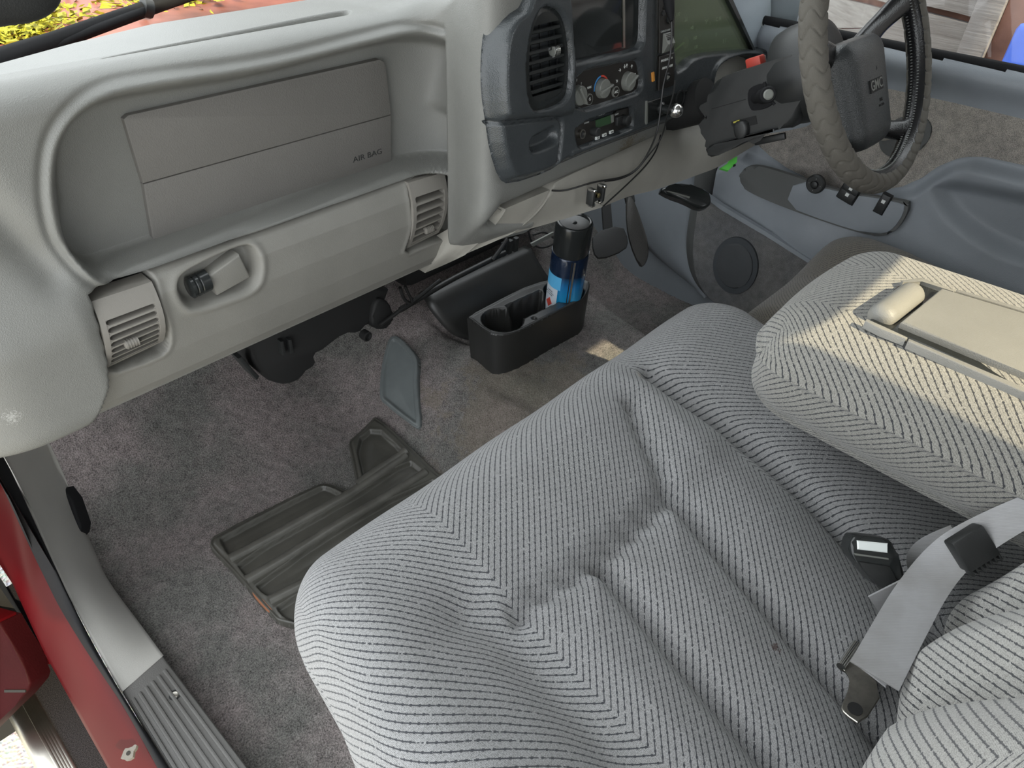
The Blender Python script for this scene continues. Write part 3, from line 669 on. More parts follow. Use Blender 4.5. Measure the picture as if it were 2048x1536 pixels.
# --- vents
def vent(name, label, outl, n, parent, mat, axis_x, tab, bow=.018, y0=.882, tops=.16):
    "barrel vent: curved frame with rounded slots between slats"
    fr = Fr((0, y0, 0), (1, 0, 0), (0, 0, 1)); TL, TR_, BR, BL = [np.array(low(*p)[[0, 2]]) for p in outl]
    v = thing_part(name, parent, label)
    def q(a, bb, c=0):
        p = (TL*(1-a)+TR_*a)*(1-bb)+(BL*(1-a)+BR*a)*bb
        return fr.to(p[0], p[1], bow*(1-(2*bb-1)**2)+c)
    def sheet(nm, a0, a1, b0, b1, c0, c1, mt, na=2, nb=8, par=v):
        A = np.linspace(a0, a1, na+1); Bq = np.linspace(b0, b1, nb+1)
        V = []; Fc = []
        for c in (c0, c1):
            for a in A:
                for bb in Bq: V.append(q(a, bb, c))
        mm = nb+1; h = (na+1)*mm
        for i in range(na):
            for j in range(nb):
                Fc.append((i*mm+j, i*mm+j+1, (i+1)*mm+j+1, (i+1)*mm+j)); Fc.append((h+i*mm+j, h+(i+1)*mm+j, h+(i+1)*mm+j+1, h+i*mm+j+1))
        for i in range(na):
            Fc.append((i*mm, (i+1)*mm, h+(i+1)*mm, h+i*mm)); Fc.append((i*mm+nb, h+i*mm+nb, h+(i+1)*mm+nb, (i+1)*mm+nb))
        for j in range(nb):
            Fc.append((j, h+j, h+j+1, j+1)); Fc.append((na*mm+j, na*mm+j+1, h+na*mm+j+1, h+na*mm+j))
        return mk(nm, V, Fc, mt, par, True, sharp=40)
    sheet('backing', .02, .98, .02, .98, -.040, -.030, M['dark'])
    sheet('frame_stile', 0, .09, 0, 1, -.03, 0, mat); sheet('frame_stile', .91, 1, 0, 1, -.03, 0, mat)
    sheet('frame_rail', .09, .91, 0, tops, -.03, 0, mat); sheet('frame_rail', .09, .91, .95, 1, -.03, 0, mat)
    hb = (.95-tops)/n
    for k in range(n):
        b0 = tops+hb*k
        # tilted slat: front edge just under each slot
        A0, A1 = .09, .91
        V = [q(A0, b0+hb*.76, -.001), q(A1, b0+hb*.76, -.001), q(A1, b0+hb*1.0, -.001), q(A0, b0+hb*1.0, -.001), q(A0, b0+hb*.50, -.024), q(A1, b0+hb*.50, -.024), q(A1, b0+hb*.66, -.024), q(A0, b0+hb*.66, -.024)]
        mk('slat', V, [(0, 3, 2, 1), (4, 5, 6, 7), (0, 1, 5, 4), (2, 3, 7, 6), (0, 4, 7, 3), (1, 2, 6, 5)], mat, v, False)
        # rounded ends of the slots
        for a_, sg in ((.09, 1), (.91, -1)):
            pts = []
            for w_ in np.linspace(0, 1, 5):
                pts.append(q(a_+sg*.05*(1-math.sin(math.pi*w_)), b0+hb*.74*w_, -.0015))
            V = [q(a_-sg*.01, b0, -.0015), *pts, q(a_-sg*.01, b0+hb*.74, -.0015)]
            mk('slot_end', V, [tuple(range(len(V)))], mat, v, False)
    for a_ in (.3, .5, .7):
        V = [q(a_-.012, tops, -.026), q(a_+.012, tops, -.026), q(a_+.012, .95, -.026), q(a_-.012, .95, -.026)]
        mk('vane', V, [(0, 1, 2, 3)], mat, v, False)
    a_, b_ = tab
    cf = Fr(q(a_, b_, .001), (0, 1, 0), (0, 0, 1)); cf = Fr(q(a_, b_, -.002)-np.array([.009, 0, 0]), (0, 1, 0), (0, 0, 1))
    lathe('thumb_tab', cf, [(.004, 0), (.0058, .001), (.0058, .017), (.004, .018)], mat, v, 14)
    for k in range(5): lathe('tab_ridge', Fr(cf.to(0, 0, .002+.0035*k), cf.a, cf.b), [(.0068, 0), (.0068, .0014)], mat, v, 14)
    return v
def thing_part(name, parent, label=None):
    o = bpy.data.objects.new(name, None); COL.objects.link(o); o.parent = parent; o.matrix_parent_inverse = parent.matrix_world.inverted(); o.matrix_world = parent.matrix_world.copy(); o.empty_display_size = .02
    bpy.context.view_layer.update()
    if label: o['label'] = label
    return o
vent('air_vent', 'grey louvred air vent at the outer end of the dashboard', [(164, 585), (289, 551), (330, 686), (212, 742)], 7, DASH, M['vent'], 0, (.42, .68), .020, tops=.24)
vent('air_vent', 'grey louvred air vent beside the black centre bezel', [(796, 356), (868, 335), (882, 468), (818, 500)], 6, DASH, M['vent'], 0, (.55, .80), .016, y0=.884, tops=.20)
# trim under the right vent and shelf
# ================================================================ black centre bezel with its instruments
BZ = Fr((0, .735, .72), (1, 0, 0), (0, .14, .99))
def bz(u, v): return BZ.px(u, v)
def bzs(L): return [BZ.px(*p) for p in L]
A = np.arange(.69, 1.56, .0027); Bv = np.arange(-.20, .24, .0027)
GA, GB = np.meshgrid(A, Bv, indexing='ij'); G2 = np.stack([GA, GB], -1)
OUT = chaikin(bzs([(1046, -90), (1036, 0), (1006, 20), (985, 63), (979, 127), (980, 190), (988, 246), (996, 305), (1014, 362), (1034, 374), (1112, 348), (1143, 326), (1315, 260), (1412, 222), (1560, 150), (1640, 60), (1640, -90)]), 1)
d = sdf(G2, OUT); rim_ = sst(-.020, .0, d); c = -.022*rim_**1.6+.0035
# vent pod stands proud at the left
POD = bzs([(1000, -120), (940, 20), (940, 245), (1112, 232), (1140, 222), (1141, 130), (1135, -120)])
dp = sdf(G2, POD); c += .016*sst(.006, -.012, dp)*(1-rim_**1.6)
def hole(L, depth, r0=.0015, r1=-.0035, ch=1):
    global c
    pl = chaikin(bzs(L), ch); dd = sdf(G2, pl); c = c-depth*sst(r0, r1, dd); return pl
OV = chaikin(bzs([(1062, 14), (1087, 10), (1110, 25), (1122, 63), (1128, 127), (1123, 185), (1112, 202), (1082, 217), (1054, 221), (1040, 206), (1034, 152), (1035, 107), (1044, 51)]), 2)
dd = sdf(G2, OV); c -= .030*sst(.001, -.003, dd)
hole([(1118, -90), (1133, 131), (1148, 128), (1262, 104), (1283, 96), (1289, 60), (1289, -90)], .016)
hole([(1136, 146), (1270, 115), (1280, 122), (1284, 165), (1279, 183), (1262, 193), (1136, 232)], .009)
hole([(1147, 247), (1257, 212), (1263, 216), (1264, 250), (1258, 260), (1160, 297), (1151, 291)], .012)
# rolled lips along the lower edge
for off, amp in ((9, .003), (17, .0025)):
    L = bzs([(1143, 322-off), (1315, 256-off), (1412, 219-off)]); c += amp*np.exp(-(dline(G2, L)/.0032)**2)
# instrument opening, arch over the column
CL = [(1347, -90), (1346, 148), (1368, 137), (1381, 121), (1397, 114), (1419, 109), (1470, 104), (1516, 102), (1549, 96), (1560, 84), (1562, -90)]
hole(CL, .060, .002, -.012)
ARCH = [(1419, 190), (1424, 148), (1434, 130), (1456, 117), (1485, 109), (1514, 111), (1530, 124), (1540, 150), (1500, 230)]
hole(ARCH, .05, .002, -.006)
dA = sdf(G2, chaikin(bzs(ARCH), 1)); c += .006*np.exp(-((dA-.004)/.004)**2)*(GB > -.12)
# pocket drawer opening
PK = [(950, 250), (1112, 233), (1120, 240), (1121, 262), (1112, 345), (1034, 395), (980, 400), (950, 312)]
dP = sdf(G2, chaikin(bzs(PK), 1)); c -= .010*np.exp(-(dP/.0022)**2)
PR = chaikin(bzs([(1054, 292), (1060, 272), (1080, 262), (1105, 247), (1117, 256), (1117, 275), (1108, 292), (1076, 306), (1060, 308)]), 2)
dd = sdf(G2, PR); c -= .016*sst(.001, -.010, dd)
Q2, km, om = snap(G2, sdf(G2, OUT), .0027); c = np.where(om, -.0185, c); hb = BZ.arr(np.concatenate([Q2, c[..., None]], -1)); bez = grid('instrument_bezel', hb, M['bezel'], DASH, mask=km); bez['label'] = 'glossy black centre bezel'
def bc(u, v, c=0): q = bz(u, v); return BZ.to(q[0], q[1], c)
# --- oval vent
vt = thing_part('oval_vent', DASH, 'black oval air vent with eight slots')
inner = (OV-OV.mean(0))*np.array([.80, .86])+OV.mean(0)+np.array([.002, .003])
n = len(OV); V = [BZ.to(*p, .010) for p in OV]+[BZ.to(*p, .012) for p in inner]+[BZ.to(*p, -.004) for p in inner]
Fc = [(k, (k+1) % n, n+(k+1) % n, n+k) for k in range(n)]+[(n+k, n+(k+1) % n, 2*n+(k+1) % n, 2*n+k) for k in range(n)]
mk('vent_ring', V, Fc, M['bezel_s'], vt, True, sharp=40)
prism('vent_back', BZ, [tuple(p) for p in inner][::-1], -.024, -.020, M['dark'], vt)
b0, b1 = inner[:, 1].min(), inner[:, 1].max()
def span(bb):
    xsx = []
    for k in range(n):
        p, q = inner[k], inner[(k+1) % n]
        if (p[1]-bb)*(q[1]-bb) <= 0 and p[1] != q[1]: xsx.append(p[0]+(q[0]-p[0])*(bb-p[1])/(q[1]-p[1]))
    return min(xsx), max(xsx)
for k in range(9):
    m0 = b0+(b1-b0)*(k+.02)/9; m1 = m0+(b1-b0)/9*(.42 if 0 < k < 8 else .8)
    if k == 8: m0, m1 = b0+(b1-b0)*.875, b1+.001
    if k == 0: m0, m1 = b0-.001, b0+(b1-b0)*.09
    bm = bmesh.new()
    if k in (0, 8):
        cap = [tuple(p) for p in inner if m0 <= p[1] <= m1]; cut = m1 if k == 0 else m0; le = span(cut); c_ = np.mean(cap, axis=0)
        cap = sorted(cap+[(le[0], cut), (le[1], cut)], key=lambda p: math.atan2(p[1]-c_[1], p[0]-c_[0])); prism_bm(bm, BZ, cap, -.006, .0112); bm_obj('vent_cap', bm, M['bezel_s'], vt); continue
    l0 = span(m0); l1 = span(m1); prism_bm(bm, BZ, [(l0[0], m0), (l0[1], m0), (l1[1], m1), (l1[0], m1)], -.006, .0105, .0012, 1); bm_obj('slat', bm, M['bezel_s'], vt)
for f in (.35, .6, .85):
    aa = inner[:, 0].min()+(inner[:, 0].max()-inner[:, 0].min())*f; box('vane', BZ, aa-.0008, aa+.0008, b0+.012, b1-.012, -.02, -.008, M['black'], vt)
q = bz(1099, 101)
kf = Fr(BZ.to(q[0]-.006, q[1], .010), BZ.b, BZ.c)
lathe('thumb_wheel', kf, [(.006, 0), (.007, .001), (.007, .012), (.006, .013)], M['knob'], vt, 14)
for k in range(4): lathe('wheel_ridge', Fr(kf.to(0, 0, .001+k*.003), kf.a, kf.b), [(.0082, 0), (.0082, .0012)], M['chrome'], vt, 12)
# --- touchscreen head unit
hu = thing_part('head_unit', DASH, 'touchscreen stereo with glossy black glass')
prism('housing', BZ, bzs([(1131, 131), (1131, -80), (1288, -80), (1288, 60), (1282, 97)]), -.022, -.010, M['bezel_s'], hu)
prism('screen', BZ, bzs([(1140, 124), (1140, -80), (1252, -80), (1252, 96)]), -.011, -.0075, M['screen'], hu, .001, 1)
prism('trim_strip', BZ, bzs([(1253, 97), (1252, -80), (1257, -80), (1257, 96)]), -.011, -.0065, M['alu'], hu)
lathe('volume_knob', Fr(bc(1147, 84, -.010), BZ.a, BZ.b), [(.0065, 0), (.0065, .008), (.0055, .009)], M['bezel_s'], hu, 20)
# --- climate controls
cc_ = thing_part('climate_control', DASH, 'black climate control panel with three grey dials')
prism('face', BZ, bzs([(1138, 229), (1137, 148), (1268, 118), (1280, 126), (1283, 165), (1278, 180), (1262, 191)]), -.012, -.005, M['panel'], cc_, .001, 1)
zf = -.0048
def knob(u, v, ang, r=.0152):
    f = Fr(bc(u, v, zf), BZ.a, BZ.b).sub(0, 0, 0, ang)
    k = lathe('dial', f, [(r*1.03, 0), (r, .004), (r*.97, .0085), (r*.9, .0095), (r*.4, .010)], M['knob'], cc_, 36)
    bm = bmesh.new(); prism_bm(bm, f, [(-r*1.0, -.0026), (r*1.02, -.0020), (r*1.12, 0), (r*1.02, .0020), (-r*1.0, .0026)], .006, .0150, .0018, 3); bm_obj('dial_grip', bm, M['knob'], k)
    return f
knob(1159, 191, math.radians(-58)); kf = knob(1207, 177, math.radians(12)); kf2 = knob(1258, 163, math.radians(28))
def arc(name, u, v, r0, r1, t0, t1, mat, par, z=zf):
    q = bz(u, v); N = 18; V = []; Fc = []
    for k in range(N+1):
        t = math.radians(t0+(t1-t0)*k/N)
        for r in (r0, r1): V.append(BZ.to(q[0]+r*math.cos(t), q[1]+r*math.sin(t), z+.0004))
    for k in range(N): Fc.append((2*k, 2*k+1, 2*k+3, 2*k+2))
    return mk(name, V, Fc, mat, par, False)
arc('cold_arc', 1207, 177, .0172, .0200, 95, 185, M['blue'], cc_); arc('hot_arc', 1207, 177, .0172, .0200, 0, 92, M['red'], cc_)
def btn(u, v, s):
    f = Fr(bc(u, v, zf), BZ.a, BZ.b)
    k = lathe('push_button', f, [(.0088, 0), (.0088, .003), (.0082, .0036), (.0074, .0036), (.0072, .003)], M['knob'], cc_, 24)
    lathe('button_cap', f, [(.0073, .002), (.0073, .0034)], M['panel'], k, 24); text('button_mark', s, f.sub(0, 0, .0036), .0062, M['white'], k)
btn(1181, 199, '\u21bb'); btn(1234, 184, 'A/C')
text('print', 'HI', Fr(bc(1172, 179, zf+.0003), BZ.a, BZ.b), .0065, M['white'], cc_); text('print', 'MAX', Fr(bc(1183, 177, zf+.0003), BZ.a, BZ.b).sub(0, .001), .005, M['white'], cc_)
text('print', '0', Fr(bc(1149, 166, zf+.0003), BZ.a, BZ.b), .006, M['white'], cc_)
for u, v in ((1158, 161), (1167, 168)): text('print', '/', Fr(bc(u, v, zf+.0003), BZ.a, BZ.b), .005, M['white'], cc_)
for u, v, s in ((1238, 162, '\u2198'), (1244, 141, '\u2192'), (1256, 133, '\u2193\u2191'), (1268, 134, '\u2191'), (1274, 151, '\u25cb')): text('print', s, Fr(bc(u, v, zf+.0003), BZ.a, BZ.b), .0075, M['white'], cc_, off=.0002)
# --- two-way radio
rd = thing_part('two_way_radio', DASH, 'small black two-way radio with green display')
prism('face', BZ, bzs([(1151, 288), (1150, 250), (1180, 241), (1186, 246), (1229, 232), (1236, 222), (1261, 215), (1263, 252), (1160, 293)]), -.012, -.003, M['panel'], rd, .002, 2)
zr = -.003
prism('display', BZ, bzs([(1194, 257), (1194, 241), (1223, 231), (1224, 247)]), zr-.002, zr+.0008, M['lcd'], rd)
prism('display_edge', BZ, bzs([(1225, 246), (1224, 231), (1229, 229), (1230, 244)]), zr-.002, zr+.001, M['knob'], rd)
f = Fr(bc(1163, 268, zr), BZ.a, BZ.b); lathe('microphone_socket', f, [(.0075, 0), (.0075, .006), (.006, .0062), (.0058, .003), (.0, .003)], M['steel'], rd, 24, caps=False); lathe('socket_core', f, [(.0055, .001), (.0055, .004)], M['black'], rd, 20)
lathe('power_knob', Fr(bc(1188, 263, zr), BZ.a, BZ.b), [(.0075, 0), (.0072, .012), (.006, .013)], M['black'], rd, 20)
lathe('channel_knob', Fr(bc(1248, 240, zr), BZ.a, BZ.b), [(.009, 0), (.0085, .013), (.007, .014)], M['black'], rd, 20)
box('up_down_key', Fr(bc(1238, 241, zr), BZ.a, BZ.b), -.008, .006, -.007, .007, 0, .006, M['black'], rd, .001)
for u, v in ((1196, 276), (1210, 270), (1224, 264)):
    k = box('white_key', Fr(bc(u, v, zr), BZ.a, BZ.b), -.0052, .0052, -.0026, .0026, 0, .003, M['white'], rd, .0008)
    text('key_print', {1196: 'SQL', 1210: 'DPX', 1224: 'MEM'}[u], Fr(bc(u, v, zr+.0031), BZ.a, BZ.b), .003, M['panel'], k)
for u, v, s in ((1161, 249, 'UNIDEN'), (1176, 246, 'POWER'), (1236, 229, 'CHAN'), (1206, 229, '40 CH UHF')): text('print', s if s != 'UNIDEN' else 'SPKR', Fr(bc(u, v, zr+.0003), BZ.a, BZ.b), .0036, M['grayprint'], rd)
# --- upright switch strip
sw = thing_part('switch_strip', DASH, 'upright switch strip with lamp rocker and key lock')
prism('plate', BZ, bzs([(1311, 106), (1309, -80), (1343, -80), (1341, 100)]), .001, .008, M['panel'], sw, .001, 1)
prism('plate', BZ, bzs([(1309, 180), (1311, 112), (1341, 104), (1341, 170)]), .001, .009, M['panel'], sw, .001, 1)
prism('edge_highlight', BZ, bzs([(1304, 181), (1307, -80), (1309, -80), (1307, 180)]), .001, .0075, M['bezel_s'], sw)
f = Fr(bc(1324, 82, .008), BZ.a, BZ.b)
bm = bmesh.new(); vs = [f.to(*p) for p in ((-.011, -.018, 0), (.011, -.018, 0), (.011, .014, 0), (-.011, .014, 0), (-.011, -.016, .004), (.011, -.016, .004), (.011, .012, .003), (-.011, .012, .003), (-.011, -.003, .012), (.011, -.003, .012))]
v = [bm.verts.new(p) for p in vs]
for q in ((0, 1, 5, 4), (4, 5, 9, 8), (8, 9, 6, 7), (7, 6, 2, 3), (0, 4, 8, 7, 3), (1, 2, 6, 9, 5)): bm.faces.new([v[k] for k in q])
rk = bm_obj('rocker_switch', bm, M['knob'], sw, 20); rk['label'] = 'light grey rocker switch'
for k in range(4): box('rocker_ridge', f, -.007, .007, .0045+.0022*k, .0052+.0022*k, .004, .0095-.002*k, M['black'], rk)
box('switch_hole', f, -.0125, .0125, -.0195, .0155, -.001, .0006, M['dark'], sw)
text('print', 'CARGO LAMP', Fr(bc(1323, 61, .0084), BZ.a, BZ.b), .0046, M['grayprint'], sw); text('print', 'PASSENGER \u2717', Fr(bc(1325, 118, .0094), BZ.a, BZ.b), .0056, M['white'], sw); text('print', 'AIR BAG OFF', Fr(bc(1326, 133, .0094), BZ.a, BZ.b), .0056, M['white'], sw)
f = Fr(bc(1326, 153, .009), BZ.a, BZ.b); lathe('key_lock', f, [(.0075, 0), (.0075, .002), (.006, .003), (.0058, .0015)], M['black'], sw, 24); prism('lock_pointer', f, [(-.003, -.0035), (.005, 0), (-.003, .0035)], .001, .003, M['lid'], sw)
prism('amber_marker', BZ, bzs([(1300, 163), (1299, 145), (1303, 143), (1304, 161)]), .002, .006, flat('amber_plastic', (.6, .26, .05), .4), sw)
for u, v in ((1318, 26), (1322, 14)): lathe('dimmer_wheel', Fr(bc(u, v, .008), BZ.a, BZ.b), [(.004, 0), (.004, .002)], M['black'], sw, 14)
f = Fr(bc(1331, 36, .008), BZ.a, BZ.b); lathe('power_jack', f, [(.009, 0), (.009, .004), (.007, .004), (.0065, .001)], M['bezel_s'], sw, 20)
# --- lighter plate with chrome ball knob
lt = thing_part('lighter_panel', DASH, 'black lighter panel with bright chrome ball knob')
prism('plate', BZ, bzs([(1289, 245), (1290, 203), (1340, 188), (1400, 170), (1400, 203)]), .001, .0065, M['bezel_s'], lt, .001, 1)
prism('plate_edge', BZ, bzs([(1286, 248), (1287, 202), (1289, 201), (1289, 246)]), .001, .007, M['knob'], lt)
f = Fr(bc(1316, 216, .006), BZ.a*.2+BZ.c*0+BZ.a, BZ.b)
stem = lathe('knob_stem', f, [(.0115, 0), (.0115, .003), (.008, .006), (.007, .022)], M['bezel_s'], lt, 24)
pr_ = [(.001, .018)]+[(.0125*math.sin(t), .032-.0135*math.cos(t)) for t in np.linspace(.35, 3.05, 14)]
lathe('ball_knob', f, pr_, M['chrome'], stem, 28, sharp=0)
lathe('power_outlet', Fr(bc(1354, 196, .006), BZ.a, BZ.b), [(.015, 0), (.015, .003), (.012, .003), (.0115, -.004), (.0, -.004)], M['black'], lt, 28, caps=False)
for u, v in ((1383, 202), (1371, 208)): lathe('screw', Fr(bc(u, v, .006), BZ.a, BZ.b), [(.002, 0), (.0018, .0012)], M['steel'], lt, 10)
# --- instrument cluster
ic = thing_part('instrument_cluster', DASH, 'speedometer cluster behind a dusty green-tinted lens')
CLb = chaikin(bzs([(u, v) for u, v in CL]), 1)
prism('gauge_face', BZ, [tuple(p) for p in CLb][::-1], -.040, -.032, plastic('gauge_face_dark', (.06, .075, .045), .6, 0, 1, .1, 30), ic)
def gc(u, v, c=-.0315): q = onp(u, v, BZ.to(0, 0, c), BZ.c); return q
for u, v, s in ((1356, 29, '100'), (1371, 40, '120'), (1383, 56, '140'), (1390, 76, '160'), (1392, 94, '180')): text('speed_number', s, Fr(gc(u, v), BZ.a, BZ.b), .0088, M['white'], ic)
for u, v in ((1373, 28), (1386, 47), (1393, 60), (1400, 72), (1403, 97), (1412, 45), (1416, 40), (1420, 48)): text('tick', '/', Fr(gc(u, v), BZ.a, BZ.b), .008, M['grayprint'], ic)
for u, v, s in ((1412, 44, '\u00b0F'), (1437, 38, 'C H'), (1449, 82, 'E F'), (1432, 70, '0')): text('small_gauge_print', s, Fr(gc(u, v), BZ.a, BZ.b), .011, M['grayprint'], ic)
nd = Fr(gc(1368, 85, -.031), BZ.a, BZ.b); lathe('needle_hub', nd, [(.010, 0), (.010, .004), (.007, .006)], plastic('needle_hub_tan', (.20, .19, .15), .6), ic, 24)
pa = gc(1368, 85, -.025); pb = gc(1346, 104, -.025); tube('speed_needle', [pa, (pa+pb)/2, pb], .0016, flat('needle_pale_green', (.42, .55, .3), .5), ic, 6)
prism('lens', BZ, bzs([(1348, -88), (1347, 146), (1369, 136), (1382, 121), (1398, 114), (1419, 109), (1470, 104), (1512, 102), (1463, 0), (1425, -88)]), -.016, -.0145, M['lens'], ic)
prism('lens_frame', BZ, bzs([(1425, -88), (1463, 0), (1512, 102), (1518, 102), (1472, 0), (1436, -88)]), -.030, -.006, M['bezel_s'], ic, .001, 1)
prism('cluster_cheek', BZ, [tuple(p) for p in chaikin(bzs([(1436, -88), (1472, 0), (1518, 100), (1545, 95), (1556, 84), (1560, 20), (1561, -88)]), 0)], -.040, -.020, plastic('cluster_side_gray', (.36, .41, .45), .32, .2, 700), ic, .003, 2)
prism('arch_panel', BZ, bzs([(1422, 185), (1427, 150), (1437, 133), (1458, 120), (1486, 112), (1512, 114), (1528, 127), (1536, 150), (1500, 225)]), -.044, -.034, M['beige'], DASH)
# --- light-grey lower panels under the bezel
def kpanel(name, top, bot, mat, label=None, bow=.012, n=40):
    a = spline([on(u, v, 'y', y) for u, v, y in top], n); b_ = spline([on(u, v, 'y', y) for u, v, y in bot], n)
    t = np.linspace(0, 1, 16)[None, :, None]; P = a[:, None]*(1-t)+b_[:, None]*t
    P[..., 1] -= bow*np.sin(np.pi*t[..., 0]**.8)
    back = np.array([.0, .03, .0])
    P = np.concatenate([P[:, :1]+back, P, P[:, -1:]+back+np.array([0, 0, .004])], 1)
    P = np.concatenate([P[:1]+back, P, P[-1:]+back], 0)
    o = grid(name, P, mat, DASH); setsharp(o.data, 50)
    if label: o['label'] = label
    return o
kpanel('ashtray_panel', [(890, 486, .872), (930, 464, .835), (960, 448, .80), (1012, 419, .758)], [(850, 546, .905), (895, 527, .88), (930, 510, .84)], M['beige'], None, .006)
kpanel('console_flap', [(1002, 421, .766), (1060, 396, .752), (1099, 380, .752)], [(926, 510, .845), (980, 487, .80), (1021, 469, .777)], M['beige'], None, .008)
kpanel('knee_panel', [(1103, 376, .752), (1110, 362, .753), (1235, 309, .753), (1300, 276, .753), (1319, 270, .753)], [(1024, 468, .775), (1123, 440, .748), (1160, 428, .738), (1203, 415, .726)], M['beige'], 'light grey knee panel under the radio')
kpanel('column_cover', [(1322, 268, .745), (1410, 233, .745), (1590, 150, .745)], [(1207, 413, .718), (1257, 392, .715), (1313, 380, .71), (1403, 347, .70), (1437, 335, .695), (1493, 300, .69), (1580, 250, .69)], M['beige'], 'pale beige cover panel below the steering column', .02)
tube('panel_gap', spline([on(u, v, 'y', y) for u, v, y in ((1321, 270, .741), (1314, 300, .722), (1292, 332, .708), (1250, 373, .705), (1206, 413, .712))], 30), .0014, M['dark'], DASH, 6)
# ================================================================ steering column and wheel
TAU = math.radians(27); WC = np.array([1.272, .421, .758]); NV = np.array([0, math.cos(TAU), -math.sin(TAU)]); WV = np.array([0, math.sin(TAU), math.cos(TAU)])
SH = Fr((1.200, WC[1], WC[2]), -NV, WV)
CO = thing('steering_column', 'black plastic steering column shroud with stalk and tilt lever', 'steering column', WC+NV*.34)
so_ = [(1421, 167), (1453, 150), (1497, 137), (1526, 127), (1574, 112), (1600, 104), (1606, 180), (1590, 258), (1547, 260), (1505, 271), (1484, 290), (1442, 308), (1422, 315), (1405, 306), (1411, 288), (1414, 260), (1407, 242), (1399, 235), (1411, 221), (1414, 198)]
prism('shroud', SH, [tuple(p) for p in chaikin(SH.pxs(so_), 1)][::-1], -.145, 0, M['black'], CO, .012, 4)
box('shroud_seam', Fr(SH.to(*SH.px(1455, 209)), SH.a, SH.b).sub(0, 0, 0, .02), -.032, .036, -.0006, .0006, -.004, .0004, M['dark'], CO)
ep = prism('stalk_plate', SH, [tuple(p) for p in chaikin(SH.pxs([(1497, 181), (1505, 173), (1522, 167), (1545, 167), (1549, 206), (1534, 217), (1509, 221), (1503, 219), (1497, 204)]), 1)][::-1], -.004, .004, M['rubber'], CO, .002, 2)
p0 = SH.to(*SH.px(1511, 197), .0); p1 = on(1537, 189, 'x', 1.128); ax = (p1-p0)/np.linalg.norm(p1-p0); L = np.linalg.norm(p1-p0)
sf = Fr(p0, np.cross([0, 0, 1], ax), [0, 0, 1]); sf.c = ax; sf.a = np.cross(sf.b-ax*np.dot(sf.b, ax), ax); sf.a /= np.linalg.norm(sf.a); sf.b = np.cross(ax, sf.a)
st = lathe('stalk', sf, [(.008, 0), (.008, L*.35), (.0095, L*.5), (.0115, L*.55), (.0125, L*.9), (.0125, L*.98), (.011, L), (.0085, L), (.0085, L-.002)], M['rubber'], CO, 28)
lathe('stalk_button', Fr(sf.to(0, 0, 0), sf.a, sf.b), [(.008, L-.003), (.008, L+.0005), (.006, L+.002)], M['knob'], st, 24)
for ang in (1.9, -.7):
    c, s = math.cos(ang), math.sin(ang); tube('ring_tab', [sf.to(.010*c, .010*s, L*.85), sf.to(.020*c, .020*s, L*.85)], .0025, M['rubber'], st, 8)
# notch with the tilt lever
prism('lever_notch', SH, SH.pxs([(1463, 250), (1463, 243), (1512, 231), (1515, 248), (1470, 259)])[::-1], -.02, .0006, M['dark'], CO)
prism('tilt_lever', SH, [tuple(p) for p in chaikin(SH.pxs([(1471, 242), (1497, 239), (1501, 262), (1494, 276), (1480, 278), (1473, 266)]), 1)][::-1], 0, .012, M['black'], CO, .005, 3)
prism('notch_lip', SH, [tuple(p) for p in chaikin(SH.pxs([(1418, 292), (1440, 284), (1500, 268), (1556, 254), (1556, 260), (1500, 277), (1450, 306), (1420, 314)]), 1)][::-1], 0, .010, M['black'], CO, .004, 3)
prism('yellow_wire', SH, SH.pxs([(1468, 243), (1480, 239), (1480, 241), (1469, 246)])[::-1], 0, .003, flat('yellow_wire', (.4, .36, .05), .5), CO)
hz = on(1512, 128, 'x', 1.245); box('hazard_button', Fr(hz, (1, 0, 0), WV), -.010, .010, -.010, .012, -.014, .014, M['red'], CO, .003); box('hazard_button_tip', Fr(hz, (1, 0, 0), WV), .010, .016, -.008, .010, -.012, .012, M['lid'], CO, .002)
AX = Fr(WC, (1, 0, 0), WV)           # c points to the driver
lathe('hub_shroud', AX, [(.060, -.145), (.074, -.138), (.079, -.12), (.080, -.09), (.076, -.07), (.060, -.062)], M['black'], CO, 48)
tube('column_tube', [WC+NV*.30, WC+NV*.42], .04, M['hvac'], CO, 20)
box('key_fob_tag', Fr(on(1540, 278, 'x', 1.27), SH.a, SH.b), -.03, .03, -.006, .006, -.004, .004, M['black'], CO, .002)
SW = thing('steering_wheel', 'black steering wheel in a taupe wavy-stitched cover', 'steering wheel', WC)
RR, rt = .193, .0195
th = np.linspace(0, 2*math.pi, 900, endpoint=False); ph = np.linspace(math.radians(-128), math.radians(128), 42)
Tg, Pg = np.meshgrid(th, ph, indexing='ij'); per = 2*math.pi/52
wv = Tg+.034*np.sin(Pg*3.9+.3)
g = np.abs(((wv/per) % 1)-.5)*per*RR
r = rt-.0022*np.exp(-(g/.0018)**2)+.0006*np.sin(Tg*37+Pg*3)*.4
edge = sst(math.radians(128), math.radians(112), np.abs(Pg)); r = r*(.90+.10*edge)
P = AX.arr(np.stack([(RR+r*np.cos(Pg))*np.cos(Tg), (RR+r*np.cos(Pg))*np.sin(Tg), r*np.sin(Pg)], -1))
grid('rim_cover', P, M['wheel'], SW, cu=True)
ph2 = np.linspace(0, 2*math.pi, 20, endpoint=False); th2 = np.linspace(0, 2*math.pi, 160, endpoint=False); Tg, Pg = np.meshgrid(th2, ph2, indexing='ij'); r = .0172
grid('rim', AX.arr(np.stack([(RR+r*np.cos(Pg))*np.cos(Tg), (RR+r*np.cos(Pg))*np.sin(Tg), r*np.sin(Pg)], -1)), M['leather'], SW, cu=True, cv=True)
bm = bmesh.new()
